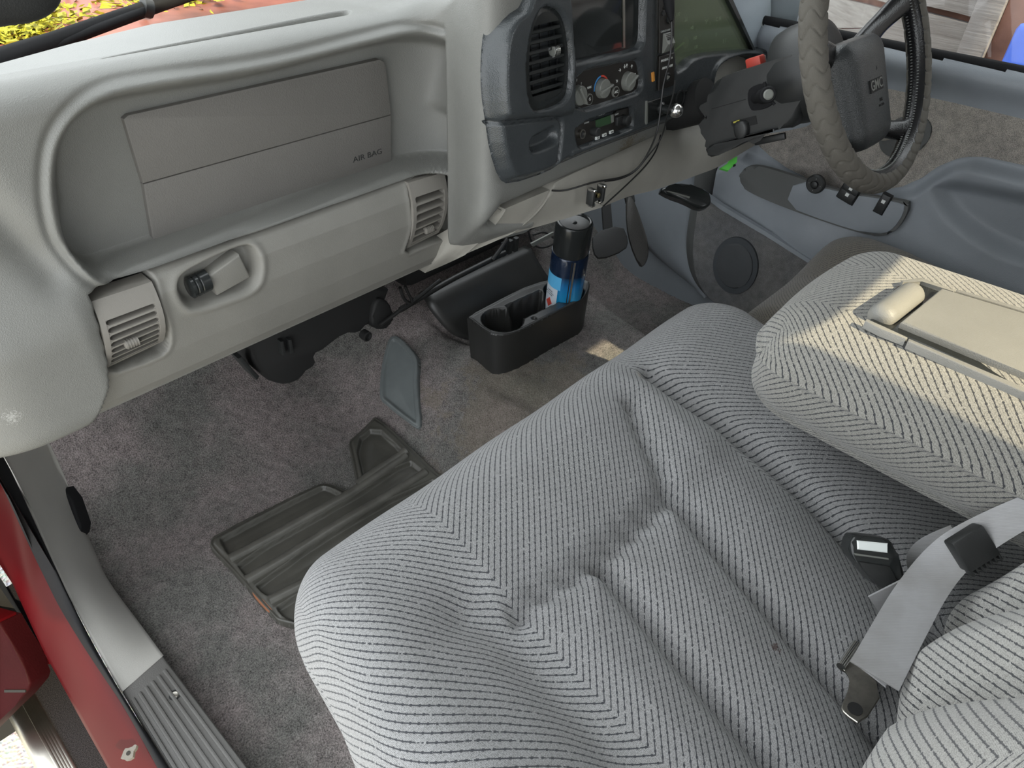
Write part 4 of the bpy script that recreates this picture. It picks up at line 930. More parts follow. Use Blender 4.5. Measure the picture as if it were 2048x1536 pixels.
for k in range(220):
    t = 2*math.pi*k/220
    for pz in (-.006, .004):
        f = Fr(AX.to((RR-.0176)*math.cos(t), (RR-.0176)*math.sin(t), pz), AX.a*math.cos(t)+AX.b*math.sin(t), AX.c)
        box_bm(bm, f, -.0004, .0012, -.0014, .0014, -.0005, .0005)
bm_obj('stitching', bm, M['grayprint'], SW, None)
# hub pad
hc = Fr(AX.to(0, -.050, -.034), AX.a, AX.b)
def hubd(Pn, Nn):
    q = Pn.copy(); q[:, 2] += .010*(1-(q[:, 0]/.075)**2)*(Nn[:, 2] > .3); q[:, 0] *= 1+.10*(q[:, 1]/.09)
    return hc.arr(q)
rbox('hub_pad', (-.072, -.088, -.035), (.072, .082, .028), (.030, .030, .022), M['hub'], SW, (40, 40, 14), hubd)
lf = hc.sub(-.006, .006, .0384); box('emblem_plate', lf, -.0225, .0225, -.0092, .0092, -.002, .0002, M['dark'], SW)
for a0, a1, b0, b1 in ((-.022, .022, .0085, .0098), (-.022, .022, -.0098, -.0085), (-.0232, -.022, -.0098, .0098), (.022, .0232, -.0098, .0098)): box('emblem_frame', lf, a0, a1, b0, b1, -.002, .0004, M['dark'], SW)
text('emblem', 'GMC', lf.sub(0, 0, .0004), .0215, M['knob'], SW, .0003, sx=.95, off=.0002)
text('hub_print', 'SRS', hc.sub(.004, -.019, .0383), .0075, M['dark'], SW); text('hub_print', 'AIR BAG', hc.sub(.004, -.027, .038), .0055, M['dark'], SW); text('hub_print', '\u266a', hc.sub(.002, .030, .038), .010, M['dark'], SW)
def spoke(a0, b0, ang, wd):
    e = AX.to((RR-.004)*math.cos(ang), (RR-.004)*math.sin(ang), -.004); s = AX.to(a0, b0, -.038)
    md = (s*.5+e*.5)-AX.c*.010; P = spline([s, md, e], 14, 2); T = np.gradient(P, axis=0); T /= np.linalg.norm(T, axis=1)[:, None]
    N = AX.c[None]-T*(T@AX.c)[:, None]; N /= np.linalg.norm(N, axis=1)[:, None]; Bq = np.cross(T, N); tt = np.linspace(0, 2*math.pi, 20, endpoint=False)
    w_ = np.interp(np.linspace(0, 1, 14), [0, .5, .85, 1], [wd*1.1, wd*.85, wd*1.0, wd*1.5])
    G = P[:, None]+Bq[:, None]*(w_[:, None]*np.sign(np.cos(tt))[None]*np.abs(np.cos(tt))[None]**.7)[..., None]+N[:, None]*(.012*np.sin(tt))[None, :, None]
    grid('spoke', G, M['leather'], SW, cv=True)
spoke(.050, .012, math.radians(20), .020); spoke(-.050, .012, math.radians(160), .020); spoke(.045, -.110, math.radians(-50), .017); spoke(-.045, -.110, math.radians(230), .017)
# ================================================================ driver's door and far side of the cab
DX = 1.565
DR = bpy.data.objects.new('door_1', None); COL.objects.link(DR); DR.location = (DX, .3, 0); DR.matrix_world = Matrix.Translation(DR.location); struct(DR, "grey driver's door with switch panel, cloth insert and speaker", 'car door')
DF = Fr((DX, 0, 0), (0, -1, 0), (0, 0, 1))           # a = -y (right in the picture), c = -x (into the cab)
def dp(L): return [DF.px(*p) for p in L]
EDGE = [(1437, 300), (1425, 360), (1414, 430), (1409, 480), (1410, 525), (1424, 565), (1450, 592), (1520, 628), (1640, 690), (1900, 830), (2400, 1000), (2400, 160), (2048, 146), (1862, 110), (1640, 66), (1500, 40)]
Ed = chaikin(dp(EDGE), 1)
A = np.arange(-.90, .25, .004); Bv = np.arange(-.03, .725, .004); GA, GB = np.meshgrid(A, Bv, indexing='ij'); G2 = np.stack([GA, GB], -1)
d = sdf(G2, Ed)
c = np.where(d < 0, 0, -.0)+.012*(1-np.exp(np.minimum(d, 0)/.012))
# swelling of the vinyl lower half and armrest ridge
RID = dp([(1640, 376), (1740, 392), (1835, 372), (1875, 345), (1915, 322), (1955, 314), (2048, 336), (2300, 390)])
RIDL = dp([(1640, 376), (1740, 392), (1835, 372), (1875, 345), (1915, 322), (1955, 314), (2048, 336), (2300, 390), (2500, 900), (1500, 900), (1430, 392), (1440, 330), (1500, 300), (1560, 330)])
dv = sdf(G2, RIDL); c += .030*sst(.002, -.016, dv)
CUP = chaikin(dp([(1868, 368), (1885, 352), (1930, 344), (2048, 366), (2300, 420), (2300, 560), (2048, 520), (1950, 470), (1890, 420)]), 2)
dc = sdf(G2, CUP); c -= .026*sst(.002, -.035, dc)
c += .020*np.exp(-(dline(G2, dp([(1640, 470), (1850, 560), (2300, 700)]))/.08)**2)*(dv < 0)
TOP = dp([(1400, 48), (1862, 128), (2048, 166), (2300, 220)]); dt = dline(G2, TOP); c += .018*np.exp(-(dt/.028)**2)
mask = d < .002
grid('door_skin', DF.arr(np.stack([GA, GB, c], -1)), M['door'], DR, mask=mask)
def patch(name, L, c0, mat, parent=DR, bev=.003, ch=1, c1=None):
    return prism(name, DF, [tuple(p) for p in chaikin(dp(L), ch)][::-1], c0-.012, c0, mat, parent, bev, 2)
patch('cloth_insert', [(1500, 270), (1560, 262), (1640, 250), (1700, 160), (1862, 182), (2048, 223), (2300, 280), (2300, 378), (2048, 326), (1950, 305), (1910, 312), (1870, 336), (1835, 364), (1740, 384), (1640, 368), (1560, 322)], .0125, M['doorcloth'])
lc = patch('carpet_panel', [(1428, 372), (1470, 402), (1560, 455), (1640, 505), (1780, 590), (1900, 700), (1900, 800), (1640, 685), (1520, 626), (1452, 590), (1428, 565), (1412, 525), (1411, 480), (1418, 425)], .060, M['doorcarpet'])
patch('carpet_trim', [(1430, 366), (1470, 394), (1560, 447), (1640, 497), (1790, 590), (1780, 592), (1640, 506), (1560, 456), (1470, 404), (1428, 374)], .064, M['door'], DR, .002, 0)
sp_c = np.array(DF.px(1497, 514)); ex = abs(DF.px(1545, 514)[0]-sp_c[0]); ey = abs(DF.px(1497, 572)[1]-sp_c[1])
def disc(name, sx, sy, c0, c1, mat, k=40): return prism(name, DF, [(sp_c[0]+ex*sx*math.cos(t), sp_c[1]+ey*sy*math.sin(t)) for t in np.linspace(0, 2*math.pi, k, endpoint=False)], c0, c1, mat, lc, .004, 3)
disc('speaker_ring', 1, 1, .03, .066, plastic('speaker_ring_plastic', (.05, .056, .062), .55, .2), 48); disc('speaker_grille', .80, .80, .03, .069, plastic('speaker_grille_cloth', (.058, .062, .066), .8, .6, 1500))
# switch pod
PO = [(1503, 352), (1507, 330), (1520, 319), (1545, 316), (1618, 338), (1700, 366), (1838, 384), (1841, 392), (1836, 412), (1818, 440), (1795, 453), (1760, 452), (1690, 432), (1592, 398), (1525, 370)]
pod = patch('switch_pod', PO, .062, M['door_d'], DR, .008, 2); pod['label'] = 'dark grey switch pod on the door armrest'
patch('pod_face', [(1618, 341), (1700, 368), (1834, 386), (1832, 408), (1814, 436), (1794, 449), (1760, 448), (1690, 428), (1596, 396)], .0645, M['door'], pod, .003, 1)
def pf(u, v, c=.0645, ang=0.0): q = onp(u, v, DF.to(0, 0, c), DF.c); f = Fr(q, DF.a, DF.b); return f.sub(0, 0, 0, ang)
f = pf(1633, 367); mk_ = lathe('mirror_control', f, [(.020, 0), (.020, .006), (.017, .009), (.009, .009), (.008, .006), (.0, .006)], M['black'], pod, 32, caps=False); lathe('mirror_control_knob', f, [(.007, .004), (.007, .012), (.005, .013)], M['black'], pod, 20)
for k in range(4): text('control_arrow', '\u25b4', f.sub(.0125*math.sin(k*1.57), .0125*math.cos(k*1.57), .0092, -k*1.57), .004, M['white'], pod)
def switch(u, v, w_, h_, ang):
    f = pf(u, v, .0648, ang); s = box('switch_well', f, -w_*.58, w_*.58, -h_*.58, h_*.58, -.002, .0006, M['dark'], pod, .001)
    box('window_switch', f, -w_/2, w_/2, -h_/2, h_/2, 0, .007, M['black'], pod, .002); box('switch_mark', f.sub(0, h_*.15, .007), -.0035, .0035, -.003, .004, 0, .0004, M['white'], pod)
switch(1695, 391, .034, .024, -.22); switch(1703, 378, .034, .016, -.22); switch(1766, 407, .018, .040, -.15)
# oval pocket behind the wheel, inner handle
patch('handle_bezel', [(1762, 268), (1800, 230), (1850, 225), (1870, 245), (1868, 270), (1845, 300), (1800, 318), (1765, 300)], .016, M['door_d'], DR, .003, 2)
patch('inner_handle', [(1758, 240), (1775, 232), (1805, 246), (1800, 270), (1765, 282)], .022, M['vent'], DR, .003, 2)
# belt seal, glass
sl_ = [DF.to(*DF.px(u, v), .0) for u, v in ((1400, 18), (1640, 62), (1862, 108), (2048, 144), (2300, 195))]
tube('belt_seal', spline(sl_, 30), .010, M['rubber'], DR, 10)
#tube('belt_trim', spline([p+np.array([-.012, 0, -.010]) for p in sl_], 30), .004, M['black'], DR, 8)
g0 = on(1400, 18, 'x', DX+.008); g1 = on(2300, 195, 'x', DX+.008)
o = grid('window_2', np.array([[g0+[0, .0, -.01], g0+[.05, -.12, .55]], [g1+[0, -.2, -.01], g1+[.05, -.2, .55]]]), M['glass']); struct(o, "driver's side window glass", 'window')
# far-side wall, pillar and kick panel
o = box('wall_right', W, 1.60, 1.63, .70, 1.46, -.12, .80, M['door']); struct(o, 'blue-grey side wall of the far footwell', 'wall')
K2A = [(1392, 330), (1385, 400), (1372, 470), (1373, 515), (1384, 556), (1410, 592), (1470, 630), (1560, 680)]; K2B = [(1436, 318), (1424, 375), (1412, 440), (1407, 490), (1410, 530), (1424, 567), (1450, 594), (1540, 642)]
def strip2(name, A_, B_, x0, x1, mat, bulge, label, cat):
    a = spline([on(u, v, 'x', x0) for u, v in A_], 60); b_ = spline([on(u, v, 'x', x1) for u, v in B_], 60); t = np.linspace(0, 1, 10)[None, :, None]; P = a[:, None]*(1-t)+b_[:, None]*t
    P[..., 0] -= bulge*np.sin(np.pi*t[..., 0]); P = np.concatenate([P[:, :1]+[.04, 0, 0], P, P[:, -1:]+[.04, 0, 0]], 1); o = grid(name, P, mat); return struct(o, label, cat)
strip2('trim_2', K2A, K2B, 1.55, 1.553, M['door_d'], .012, 'dark rounded door-frame trim at the far footwell', 'trim')
strip2('trim_3', [(1250, 380), (1262, 450), (1300, 505), (1352, 545), (1410, 594)], [(1400, 310), (1388, 400), (1374, 470), (1375, 515), (1412, 594)], 1.58, 1.562, M['door'], .01, 'blue-grey far kick panel', 'trim panel')
tube_p = [on(u, v, 'x', 1.562) for u, v in ((1442, 300), (1437, 330), (1428, 370), (1418, 410), (1411, 450), (1407, 490))]
tag(tube('body_flange', spline(tube_p, 24), .004, M['paint'], None, 8), "thin red body edge showing at the gap of the driver's door", 'car body')
# ================================================================ seats
SZ0, SY0, SS = .402, .40, .215
def seat_z(y): return SZ0-SS*np.maximum(0, SY0-np.asarray(y))
def seat(u, v):
    z = SZ0
    for _ in range(40): p = on(u, v, 'z', z); z = float(seat_z(p[1]))
    return p
def box_uv(lo, hi):
    lo = np.array(lo); hi = np.array(hi)
    def f(Pn, Nn, raw):
        u = raw[:, 0].copy(); v = raw[:, 1].copy(); drop = hi[2]-raw[:, 2]
        e = 1e-6
        u = np.where(raw[:, 0] < lo[0]+e, lo[0]-drop, u); u = np.where(raw[:, 0] > hi[0]-e, hi[0]+drop, u)
        v = np.where((raw[:, 1] > hi[1]-e) & (raw[:, 0] > lo[0]+e) & (raw[:, 0] < hi[0]-e), hi[1]+drop, v)
        return np.stack([u, v], 1)
    return f
BS = thing('bench_seat', 'grey ribbed cloth bench seat nearest the open door', 'seat', (.45, .15, .10))
def sp2(L): return [seat(*p)[:2] for p in L]
FR_ = chaikin(sp2([(1039, 1232), (1078, 1190), (1136, 1158), (1175, 1127), (1214, 1104), (1273, 1053), (1322, 1003), (1330, 960), (1303, 909), (1282, 870), (1262, 815)]), 2, False)
V0 = chaikin(sp2([(940, 1236), (1005, 1268), (1050, 1310), (1107, 1377), (1185, 1455), (1260, 1545), (1400, 1700)]), 2, False)
V1 = sp2([(1212, 1132), (1248, 1178), (1553, 1536), (1700, 1710)]); V2 = sp2([(1346, 988), (1361, 1002), (1709, 1404), (1850, 1570)]); V3 = chaikin(sp2([(1300, 752), (1345, 782), (1440, 850), (1560, 936), (1697, 1073), (1850, 1240)]), 2, False)
def cush(Pn, Nn):
    xy = Pn[:, :2]; up = sst(.25, .85, Nn[:, 2]); wz = np.clip((Pn[:, 2]-.10)/.30, 0, 1)
    h = np.zeros(len(Pn)); ds = [dline(xy, L) for L in (FR_, V0, V1, V2, V3)]
    h -= .018*np.exp(-(ds[0]/.013)**2)+.013*np.exp(-(ds[1]/.028)**2)
    for q in ds[2:]: h -= .023*np.exp(-(q/.013)**2)
    mn = np.minimum.reduce(ds); h += .014*(1-np.exp(-(mn/.045)**2))
    # outer bolster, front roll and the sunken insert
    h += .020*np.exp(-((xy[:, 0]-.205)/.055)**2)*sst(.47, .30, xy[:, 1])
    h -= .008*sst(.29, .24, xy[:, 1])*sst(.30, .36, xy[:, 0])*(1-sst(.72, .80, xy[:, 0]))
    h += .004*np.sin(xy[:, 0]*31+xy[:, 1]*17)*np.sin(xy[:, 1]*23)*.4
    # small puckers along the front seam
    h -= .0025*np.exp(-(ds[0]/.020)**2)*np.cos(xy[:, 0]*190+xy[:, 1]*120)
    q = Pn.copy(); q[:, 2] += (seat_z(Pn[:, 1])-SZ0)*wz + h*up
    bl = sst(.05, 1, 1-wz); q[:, 1] -= .05*(1-wz)*sst(.2, .5, Pn[:, 1])       # front slopes back under the roll
    q[:, 0] += .03*(1-wz)*sst(.30, .16, Pn[:, 0])-.045*sst(.42, .18, Pn[:, 1])*sst(.30, .15, Pn[:, 0])
    q[:, 0] += .0045*np.exp(-((Pn[:, 2]-.33)/.0045)**2)*sst(.2, .7, -Nn[:, 0])
    return q
lo, hi = (.150, -.20, .10), (1.045, .512, .408)
rbox('cushion', lo, hi, (.085, .105, .085), M['seat'], BS, (230, 190, 50), cush, box_uv(lo, hi))
# sewn edge along the outer side of the cushion
pp = [on(u, v, 'z', z) for u, v, z in ((596, 1235, .345), (602, 1290, .335), (640, 1352, .335), (700, 1430, .33), (770, 1510, .325), (850, 1600, .32))]
# backrest
BK = .30
def back_y(z): return -.035-BK*(z-.36)
def bk(u, v):
    n = np.array([0, 1, BK]); return onp(u, v, (0, -.035, .36), n/np.linalg.norm(n))
B1 = chaikin([bk(u, v)[[0, 2]] for u, v in ((1640, 1600), (1700, 1500), (1760, 1420), (1850, 1372), (1950, 1350), (2048, 1338), (2300, 1330))], 2, False)
B2 = chaikin([bk(u, v)[[0, 2]] for u, v in ((1770, 1350), (1800, 1305), (1870, 1245), (1950, 1200), (2048, 1172), (2300, 1120))], 2, False)
def backd(Pn, Nn):
    fr_ = sst(.25, .85, Nn[:, 1]); xz = Pn[:, [0, 2]]; d1 = dline(xz, B1); d2 = dline(xz, B2)
    h = -.020*np.exp(-(d1/.014)**2)-.018*np.exp(-(d2/.014)**2)+.020*(1-np.exp(-(np.minimum(d1, d2)/.05)**2))
    q = Pn.copy(); q[:, 1] += h*fr_-BK*(Pn[:, 2]-.36); return q
def back_uv(Pn, Nn, raw):
    u = raw[:, 0].copy(); v = -raw[:, 2].copy(); return np.stack([u, v], 1)
rbox('backrest', (.12, -.25, .335), (.732, -.045, 1.10), (.07, .07, .07), M['seatback'], BS, (170, 40, 170), backd, back_uv)
# driver's seat
DS = thing('driver_seat', "dark shaded driver's seat beyond the armrest", 'seat', (1.3, .1, .10))
def drvd(Pn, Nn):
    q = Pn.copy(); q[:, 2] += .035*sst(1.28, 1.42, Pn[:, 0])*sst(.2, .8, Nn[:, 2])-.12*np.maximum(0, .3-Pn[:, 1])*np.clip((Pn[:, 2]-.1)/.3, 0, 1); return q
lo, hi = (1.068, -.20, .06), (1.505, .455, .365)
rbox('cushion', lo, hi, (.08, .10, .08), M['drvseat'], DS, (70, 90, 30), drvd, box_uv(lo, hi))
def drb(Pn, Nn): q = Pn.copy(); q[:, 1] -= .2*(Pn[:, 2]-.36); return q
rbox('backrest', (1.075, -.26, .36), (1.55, -.06, 1.10), (.07, .07, .07), M['drvseat'], DS, (40, 14, 40), drb, back_uv)
# fold-down armrest with console lid
AR = thing('armrest_console', 'fold-down cloth armrest with pale console lid between the seats', 'armrest', (.88, .02, .44))
AZ = .595
seamL = [on(u, v, 'x', .735)[1:] for u, v in ((1522, 668), (1575, 690), (1740, 760), (1920, 845), (2048, 905), (2300, 1030))]
def armd(Pn, Nn):
    q = Pn.copy(); side = sst(.4, .9, -Nn[:, 0])
    # stitched ridge round the box
    dd = np.abs(Pn[:, 2]-.535); q[:, 0] -= .007*np.exp(-(dd/.005)**2)*side; q[:, 1] += .007*np.exp(-(dd/.006)**2)*sst(.4, .9, Nn[:, 1])
    q[:, 0] += .018*sst(.54, .43, Pn[:, 2])*side-.012*side*np.sin(np.clip((Pn[:, 2]-.44)/.16, 0, 1)*math.pi)
    top = sst(.5, .95, Nn[:, 2]); q[:, 2] += top*(.006*np.sin((Pn[:, 0]-.735)/.295*math.pi)+.010*sst(.30, .0, Pn[:, 1]))
    q[:, 1] += .012*np.sin((Pn[:, 0]-.735)/.295*math.pi)*sst(.3, .9, Nn[:, 1]); return q
lo, hi = (.735, -.30, .435), (1.030, .272, AZ)
rbox('body', lo, hi, (.050, .060, .055), M['arm'], AR, (110, 150, 50), armd, box_uv(lo, hi))
LF = Fr((0, 0, AZ+.0125), (1, 0, 0), (0, 1, 0))
def lp_(L): return [LF.px(*p) for p in L]
prism('console_rim', LF, [tuple(p) for p in chaikin(lp_([(1724, 648), (1790, 576), (1812, 564), (1840, 566), (1905, 590), (2048, 633), (2300, 715), (2300, 910), (2048, 790), (1808, 686)]), 1)], -.012, .0005, M['bezel_s'], AR, .002, 2)
prism('lid', LF, lp_([(1796, 656), (1877, 588), (2048, 642), (2300, 722), (2300, 868), (2048, 762)]), -.006, .009, M['lid'], AR, .003, 3)['label'] = 'pale grey console lid'
for nm, L in (('rim_bead', [(1727, 650), (1760, 667), (1808, 686), (1812, 683), (1764, 662), (1730, 645)]), ('rim_bead', [(1812, 691), (2048, 795), (2300, 915), (2300, 905), (2048, 786), (1814, 685)]), ('rim_bead', [(1800, 568), (1840, 563), (1906, 588), (1904, 593), (1840, 570), (1802, 574)]), ('rim_bead', [(1908, 590), (2048, 632), (2300, 712), (2300, 706), (2048, 627), (1910, 586)])):
    prism(nm, LF, lp_(L), -.004, .006, M['lid'], AR, .0015, 2)
qa = LF.px(1757, 640); qb = LF.px(1824, 590); ra = LF.to(*qa, .002); rb = LF.to(*qb, .002); dr = rb-ra; Lr = np.linalg.norm(dr); cf = Fr(ra, np.cross(dr, [0, 0, 1]), [0, 0, 1]); cf.c = dr/Lr; cf.a = np.cross(cf.b, cf.c)
lathe('latch_roller', cf, [(.006, -.004), (.013, -.001), (.0155, .004), (.016, .012), (.016, Lr-.012), (.0155, Lr-.004), (.013, Lr+.001), (.006, Lr+.004)], M['lid'], AR, 32, 60)
# ---------------------------------------------------------------- belts
def facing(P):
    T = np.gradient(P, axis=0); Vw = CAM[None]-P; D = np.cross(T, Vw); return D
SB = thing('seat_belt', 'grey lap belt with steel anchor plate lying on the seat', 'seat belt', seat(1710, 1400))
Pb = spline([on(u, v, 'z', z) for u, v, z in ((1748, 1352, .392), (1800, 1255, .405), (1840, 1185, .42), (1885, 1125, .44), (1935, 1083, .47), (2048, 1022, .52), (2250, 930, .60))], 60)
wdt = np.interp(np.linspace(0, 1, 60), [0, .25, .5, .75, 1], [.048, .046, .040, .028, .024])
D = facing(Pb); D += np.array([0, 0, .0]); strip('webbing', Pb, D, wdt, .0016, M['belt'], SB)
pf_ = Fr(seat(1715, 1370)+np.array([0, 0, .022]), CR[0], -CR[1]); nrm = np.array([.0, .25, 1.0]); pf_ = Fr(seat(1715, 1370)+np.array([0, 0, .020]), (1, 0, 0), (0, 1, -.15))
prism('anchor_plate', pf_, [tuple(p) for p in chaikin(pf_.pxs([(1702, 1322), (1771, 1377), (1724, 1451), (1689, 1427), (1681, 1412), (1702, 1373), (1697, 1346), (1677, 1334), (1708, 1287), (1720, 1287)]), 1)], -.003, 0, M['steel'], SB, .0008, 1)
lathe('bolt_hole', Fr(pf_.to(*pf_.px(1710, 1418), .0002), pf_.a, pf_.b), [(.0075, -.001), (.0075, .0005)], M['dark'], SB, 20)
P0, P1 = pf_.to(*pf_.px(1681, 1336), .002), pf_.to(*pf_.px(1712, 1290), .002); tube('rolled_edge', [P0, P1], .005, M['chrome'], SB, 14)
prism('webbing_end', pf_, pf_.pxs([(1703, 1322), (1722, 1290), (1792, 1340), (1771, 1376)]), 0, .0016, M['belt'], SB, .0005, 1)
sf_ = Fr(on(1933, 1086, 'z', .472), CR[0], -CR[1]).sub(0, 0, .004, math.radians(32))
box('slide_adjuster', sf_, -.019, .019, -.022, .014, -.008, .010, M['black'], SB, .003)
for k in range(7): box('adjuster_ridge', sf_, -.017+k*.0055, -.0145+k*.0055, -.028, -.020, -.004, .008, M['black'], SB, .0008)
BU = thing('belt_buckle', 'black seat belt buckle with pale release button', 'buckle', on(1790, 1190, 'z', .36))
bq = on(1745, 1125, 'z', .415); bf = Fr(bq, (.80, -.55, -.25), (-.15, .30, .90))
bf = Fr(bq, CR[0]*.97-CR[1]*.0+CR[1]*.10, -CR[1])
bp = bf.pxs([(1694, 1104), (1702, 1076), (1710, 1070), (1774, 1076), (1786, 1088), (1813, 1160), (1800, 1181), (1752, 1175), (1720, 1135)])
prism('body', bf, [tuple(p) for p in chaikin(bp, 1)][::-1], -.018, .004, M['bezel_s'], BU, .005, 3)
prism('release_button', bf, bf.pxs([(1710, 1079), (1771, 1085), (1771, 1104), (1711, 1097)])[::-1], 0, .0055, flat('release_button_pale', (.78, .82, .80), .25), BU, .001, 1)  # white sky reflection put into the button colour
prism('face_ridge', bf, bf.pxs([(1704, 1104), (1772, 1114), (1772, 1117), (1706, 1108)])[::-1], 0, .0058, M['knob'], BU)
prism('buckle_cover', bf, bf.pxs([(1712, 1120), (1775, 1130), (1800, 1176), (1754, 1172), (1722, 1138)])[::-1], 0, .006, M['black'], BU, .002, 2)
Ps = spline([on(1770, 1176, 'z', .40), on(1785, 1198, 'z', .385), on(1810, 1240, 'z', .35)], 10); strip('strap', Ps, facing(Ps), .040, .002, M['belt'], BU)
Ps = spline([on(u, v, 'z', z) for u, v, z in ((1845, 1150, .36), (1835, 1120, .385), (1850, 1100, .40), (1880, 1085, .42), (1915, 1072, .445))], 24)
tag(strip('spare_webbing', Ps, facing(Ps), .026, .0016, M['belt'], None), 'loose pale loop of webbing behind the lap belt', 'webbing')
# ================================================================ things on the floor and under the dash
def flo(L, lift=.0): return [fl(*p)+np.array([0, 0, lift]) for p in L]
# moulded vinyl mat: raised rim with sunken fields between ribs
MT = thing('heel_mat', 'dark olive ribbed vinyl heel mat sewn into the passenger carpet', 'floor mat', fl(600, 1080))
MF = Fr((0, 0, .004), (1, 0, 0), (0, 1, 0))
def mp_(L): return [MF.px(*p) for p in L]
MO = [(418, 1088), (428, 1072), (630, 972), (655, 968), (680, 976), (697, 985), (711, 978), (713, 970), (700, 905), (696, 890), (701, 880), (745, 845), (757, 845), (820, 900), (890, 965), (1010, 1060), (760, 1400), (620, 1260), (562, 1248), (548, 1240), (470, 1150), (424, 1104)]
FLD = [[(437, 1087), (444, 1078), (640, 976), (656, 976), (688, 992), (686, 996), (462, 1117), (455, 1118)],
       [(466, 1129), (700, 1003), (815, 920), (847, 944), (846, 949), (496, 1161), (490, 1161)],
       [(501, 1171), (856, 955), (900, 990), (810, 1064), (545, 1200), (528, 1198)],
       [(548, 1214), (815, 1076), (900, 1150), (760, 1390), (620, 1258), (575, 1246), (557, 1235)],
       [(707, 888), (751, 857), (809, 908), (809, 914), (728, 971), (724, 970)]]
xs = np.arange(.12, .80, .0022); ys = np.arange(.42, 1.02, .0022); X, Y = np.meshgrid(xs, ys, indexing='ij'); G2 = np.stack([X, Y], -1)
dm = sdf(G2, chaikin(mp_(MO), 1)); Z = np.maximum(floor_z(X, Y), 0)+.010*sst(.001, -.004, dm)-.004*np.exp(-((dm+.006)/.0025)**2)*(dm < 0)
for q in FLD:
    dq = sdf(G2, chaikin(mp_(q), 1))+.0022; Z -= .0095*sst(.0, -.0035, dq)-.0014*np.exp(-(dq/.003)**2)
    Z += .0016*np.sin(np.clip(-dq, 0, .03)/.03*math.pi)
Q2, km, om = snap(G2, dm, .0022); Z = np.where(om, floor_z(X, Y)-.002, Z+.002); grid('mat', np.concatenate([Q2, Z[..., None]], -1), M['mat'], MT, mask=km, flip=True)
for L in ([(461, 1124), (580, 1060), (693, 998), (760, 952), (812, 917)], [(494, 1166), (620, 1092), (740, 1018), (852, 950)], [(540, 1206), (630, 1161), (720, 1115), (815, 1070)], [(716, 976), (722, 968), (770, 936), (812, 910)]):
    Pr = spline([np.array([*MF.px(u, v), 0]) for u, v in L], 30); Pr[:, 2] = np.maximum(floor_z(Pr[:, 0], Pr[:, 1]), 0)+.0175
    Tr = np.gradient(Pr, axis=0); Dr = np.cross(Tr, [0, 0, 1.0]); tt = np.linspace(0, math.pi, 9); Dr /= np.linalg.norm(Dr, axis=1)[:, None]
    G = Pr[:, None]+Dr[:, None]*(.0095*np.cos(tt))[None, :, None]+np.array([0, 0, 1.0])[None, None]*(.0055*np.sin(tt)-.006)[None, :, None]; grid('rib', G, M['mat_rib'], MT)
prism('torn_patch', MF, [tuple(p) for p in chaikin(mp_([(503, 1182), (512, 1190), (524, 1203), (541, 1207), (548, 1215), (545, 1226), (537, 1226), (520, 1208), (508, 1194)]), 1)], .0, .0045, M['copper'], MT, .001, 1)
# grey wear pad on the tunnel side
PD = thing('tunnel_pad', 'smooth grey kite-shaped vinyl pad on the carpeted tunnel', 'pad', fl(800, 780))
pts = [(790, 674), (803, 675), (838, 714), (842, 728), (840, 780), (848, 850), (843, 862), (833, 859), (768, 808), (763, 797), (766, 740), (780, 684)]
c3 = np.array(flo(pts)); o_ = c3.mean(0); u_, s_, vt_ = np.linalg.svd(c3-o_); nn = vt_[2]*np.sign(vt_[2][2]); pfm = Fr(o_, (1, 0, -nn[0]/nn[2]), (0, 1, -nn[1]/nn[2]))
pl = chaikin(pfm.pxs(pts), 2); ii = (pl-pl.mean(0))*.86+pl.mean(0)
a0, b0 = pl.min(0)-.005; a1, b1 = pl.max(0)+.005; A, Bv = np.meshgrid(np.arange(a0, a1, .002), np.arange(b0, b1, .002), indexing='ij'); dq = sdf(np.stack([A, Bv], -1), pl)
Zc = .010*sst(.002, -.003, dq)-.0065*sst(-.0095, -.0125, dq)+.003*sst(-.012, -.05, dq)-.0026*np.exp(-((dq+.0050)/.0014)**2)
Q2, km, om = snap(np.stack([A, Bv], -1), dq, .002); grid('pad', pfm.arr(np.concatenate([Q2, np.where(om, -.006, Zc+.004)[..., None]], -1)), M['pad'], PD, mask=km, flip=True)
# cup holder tray
CH = thing('cup_holder', 'black plastic two-cup holder tray mounted on the tunnel', 'cup holder', fl(1010, 720))
zt = .225
TF = Fr((0, 0, zt), (1, 0, 0), (0, 1, 0))
TO = chaikin(TF.pxs([(932, 636), (940, 640), (975, 668), (1000, 673), (1030, 668), (1060, 654), (1150, 606), (1172, 592), (1180, 575), (1178, 562), (1130, 555), (1060, 570), (1000, 600)]), 1)
n = len(TO)
def scale(P_, s): return (P_-P_.mean(0))*s+P_.mean(0)
base = scale(TO, .95)+np.array([-.004, -.006])
zb_ = .125
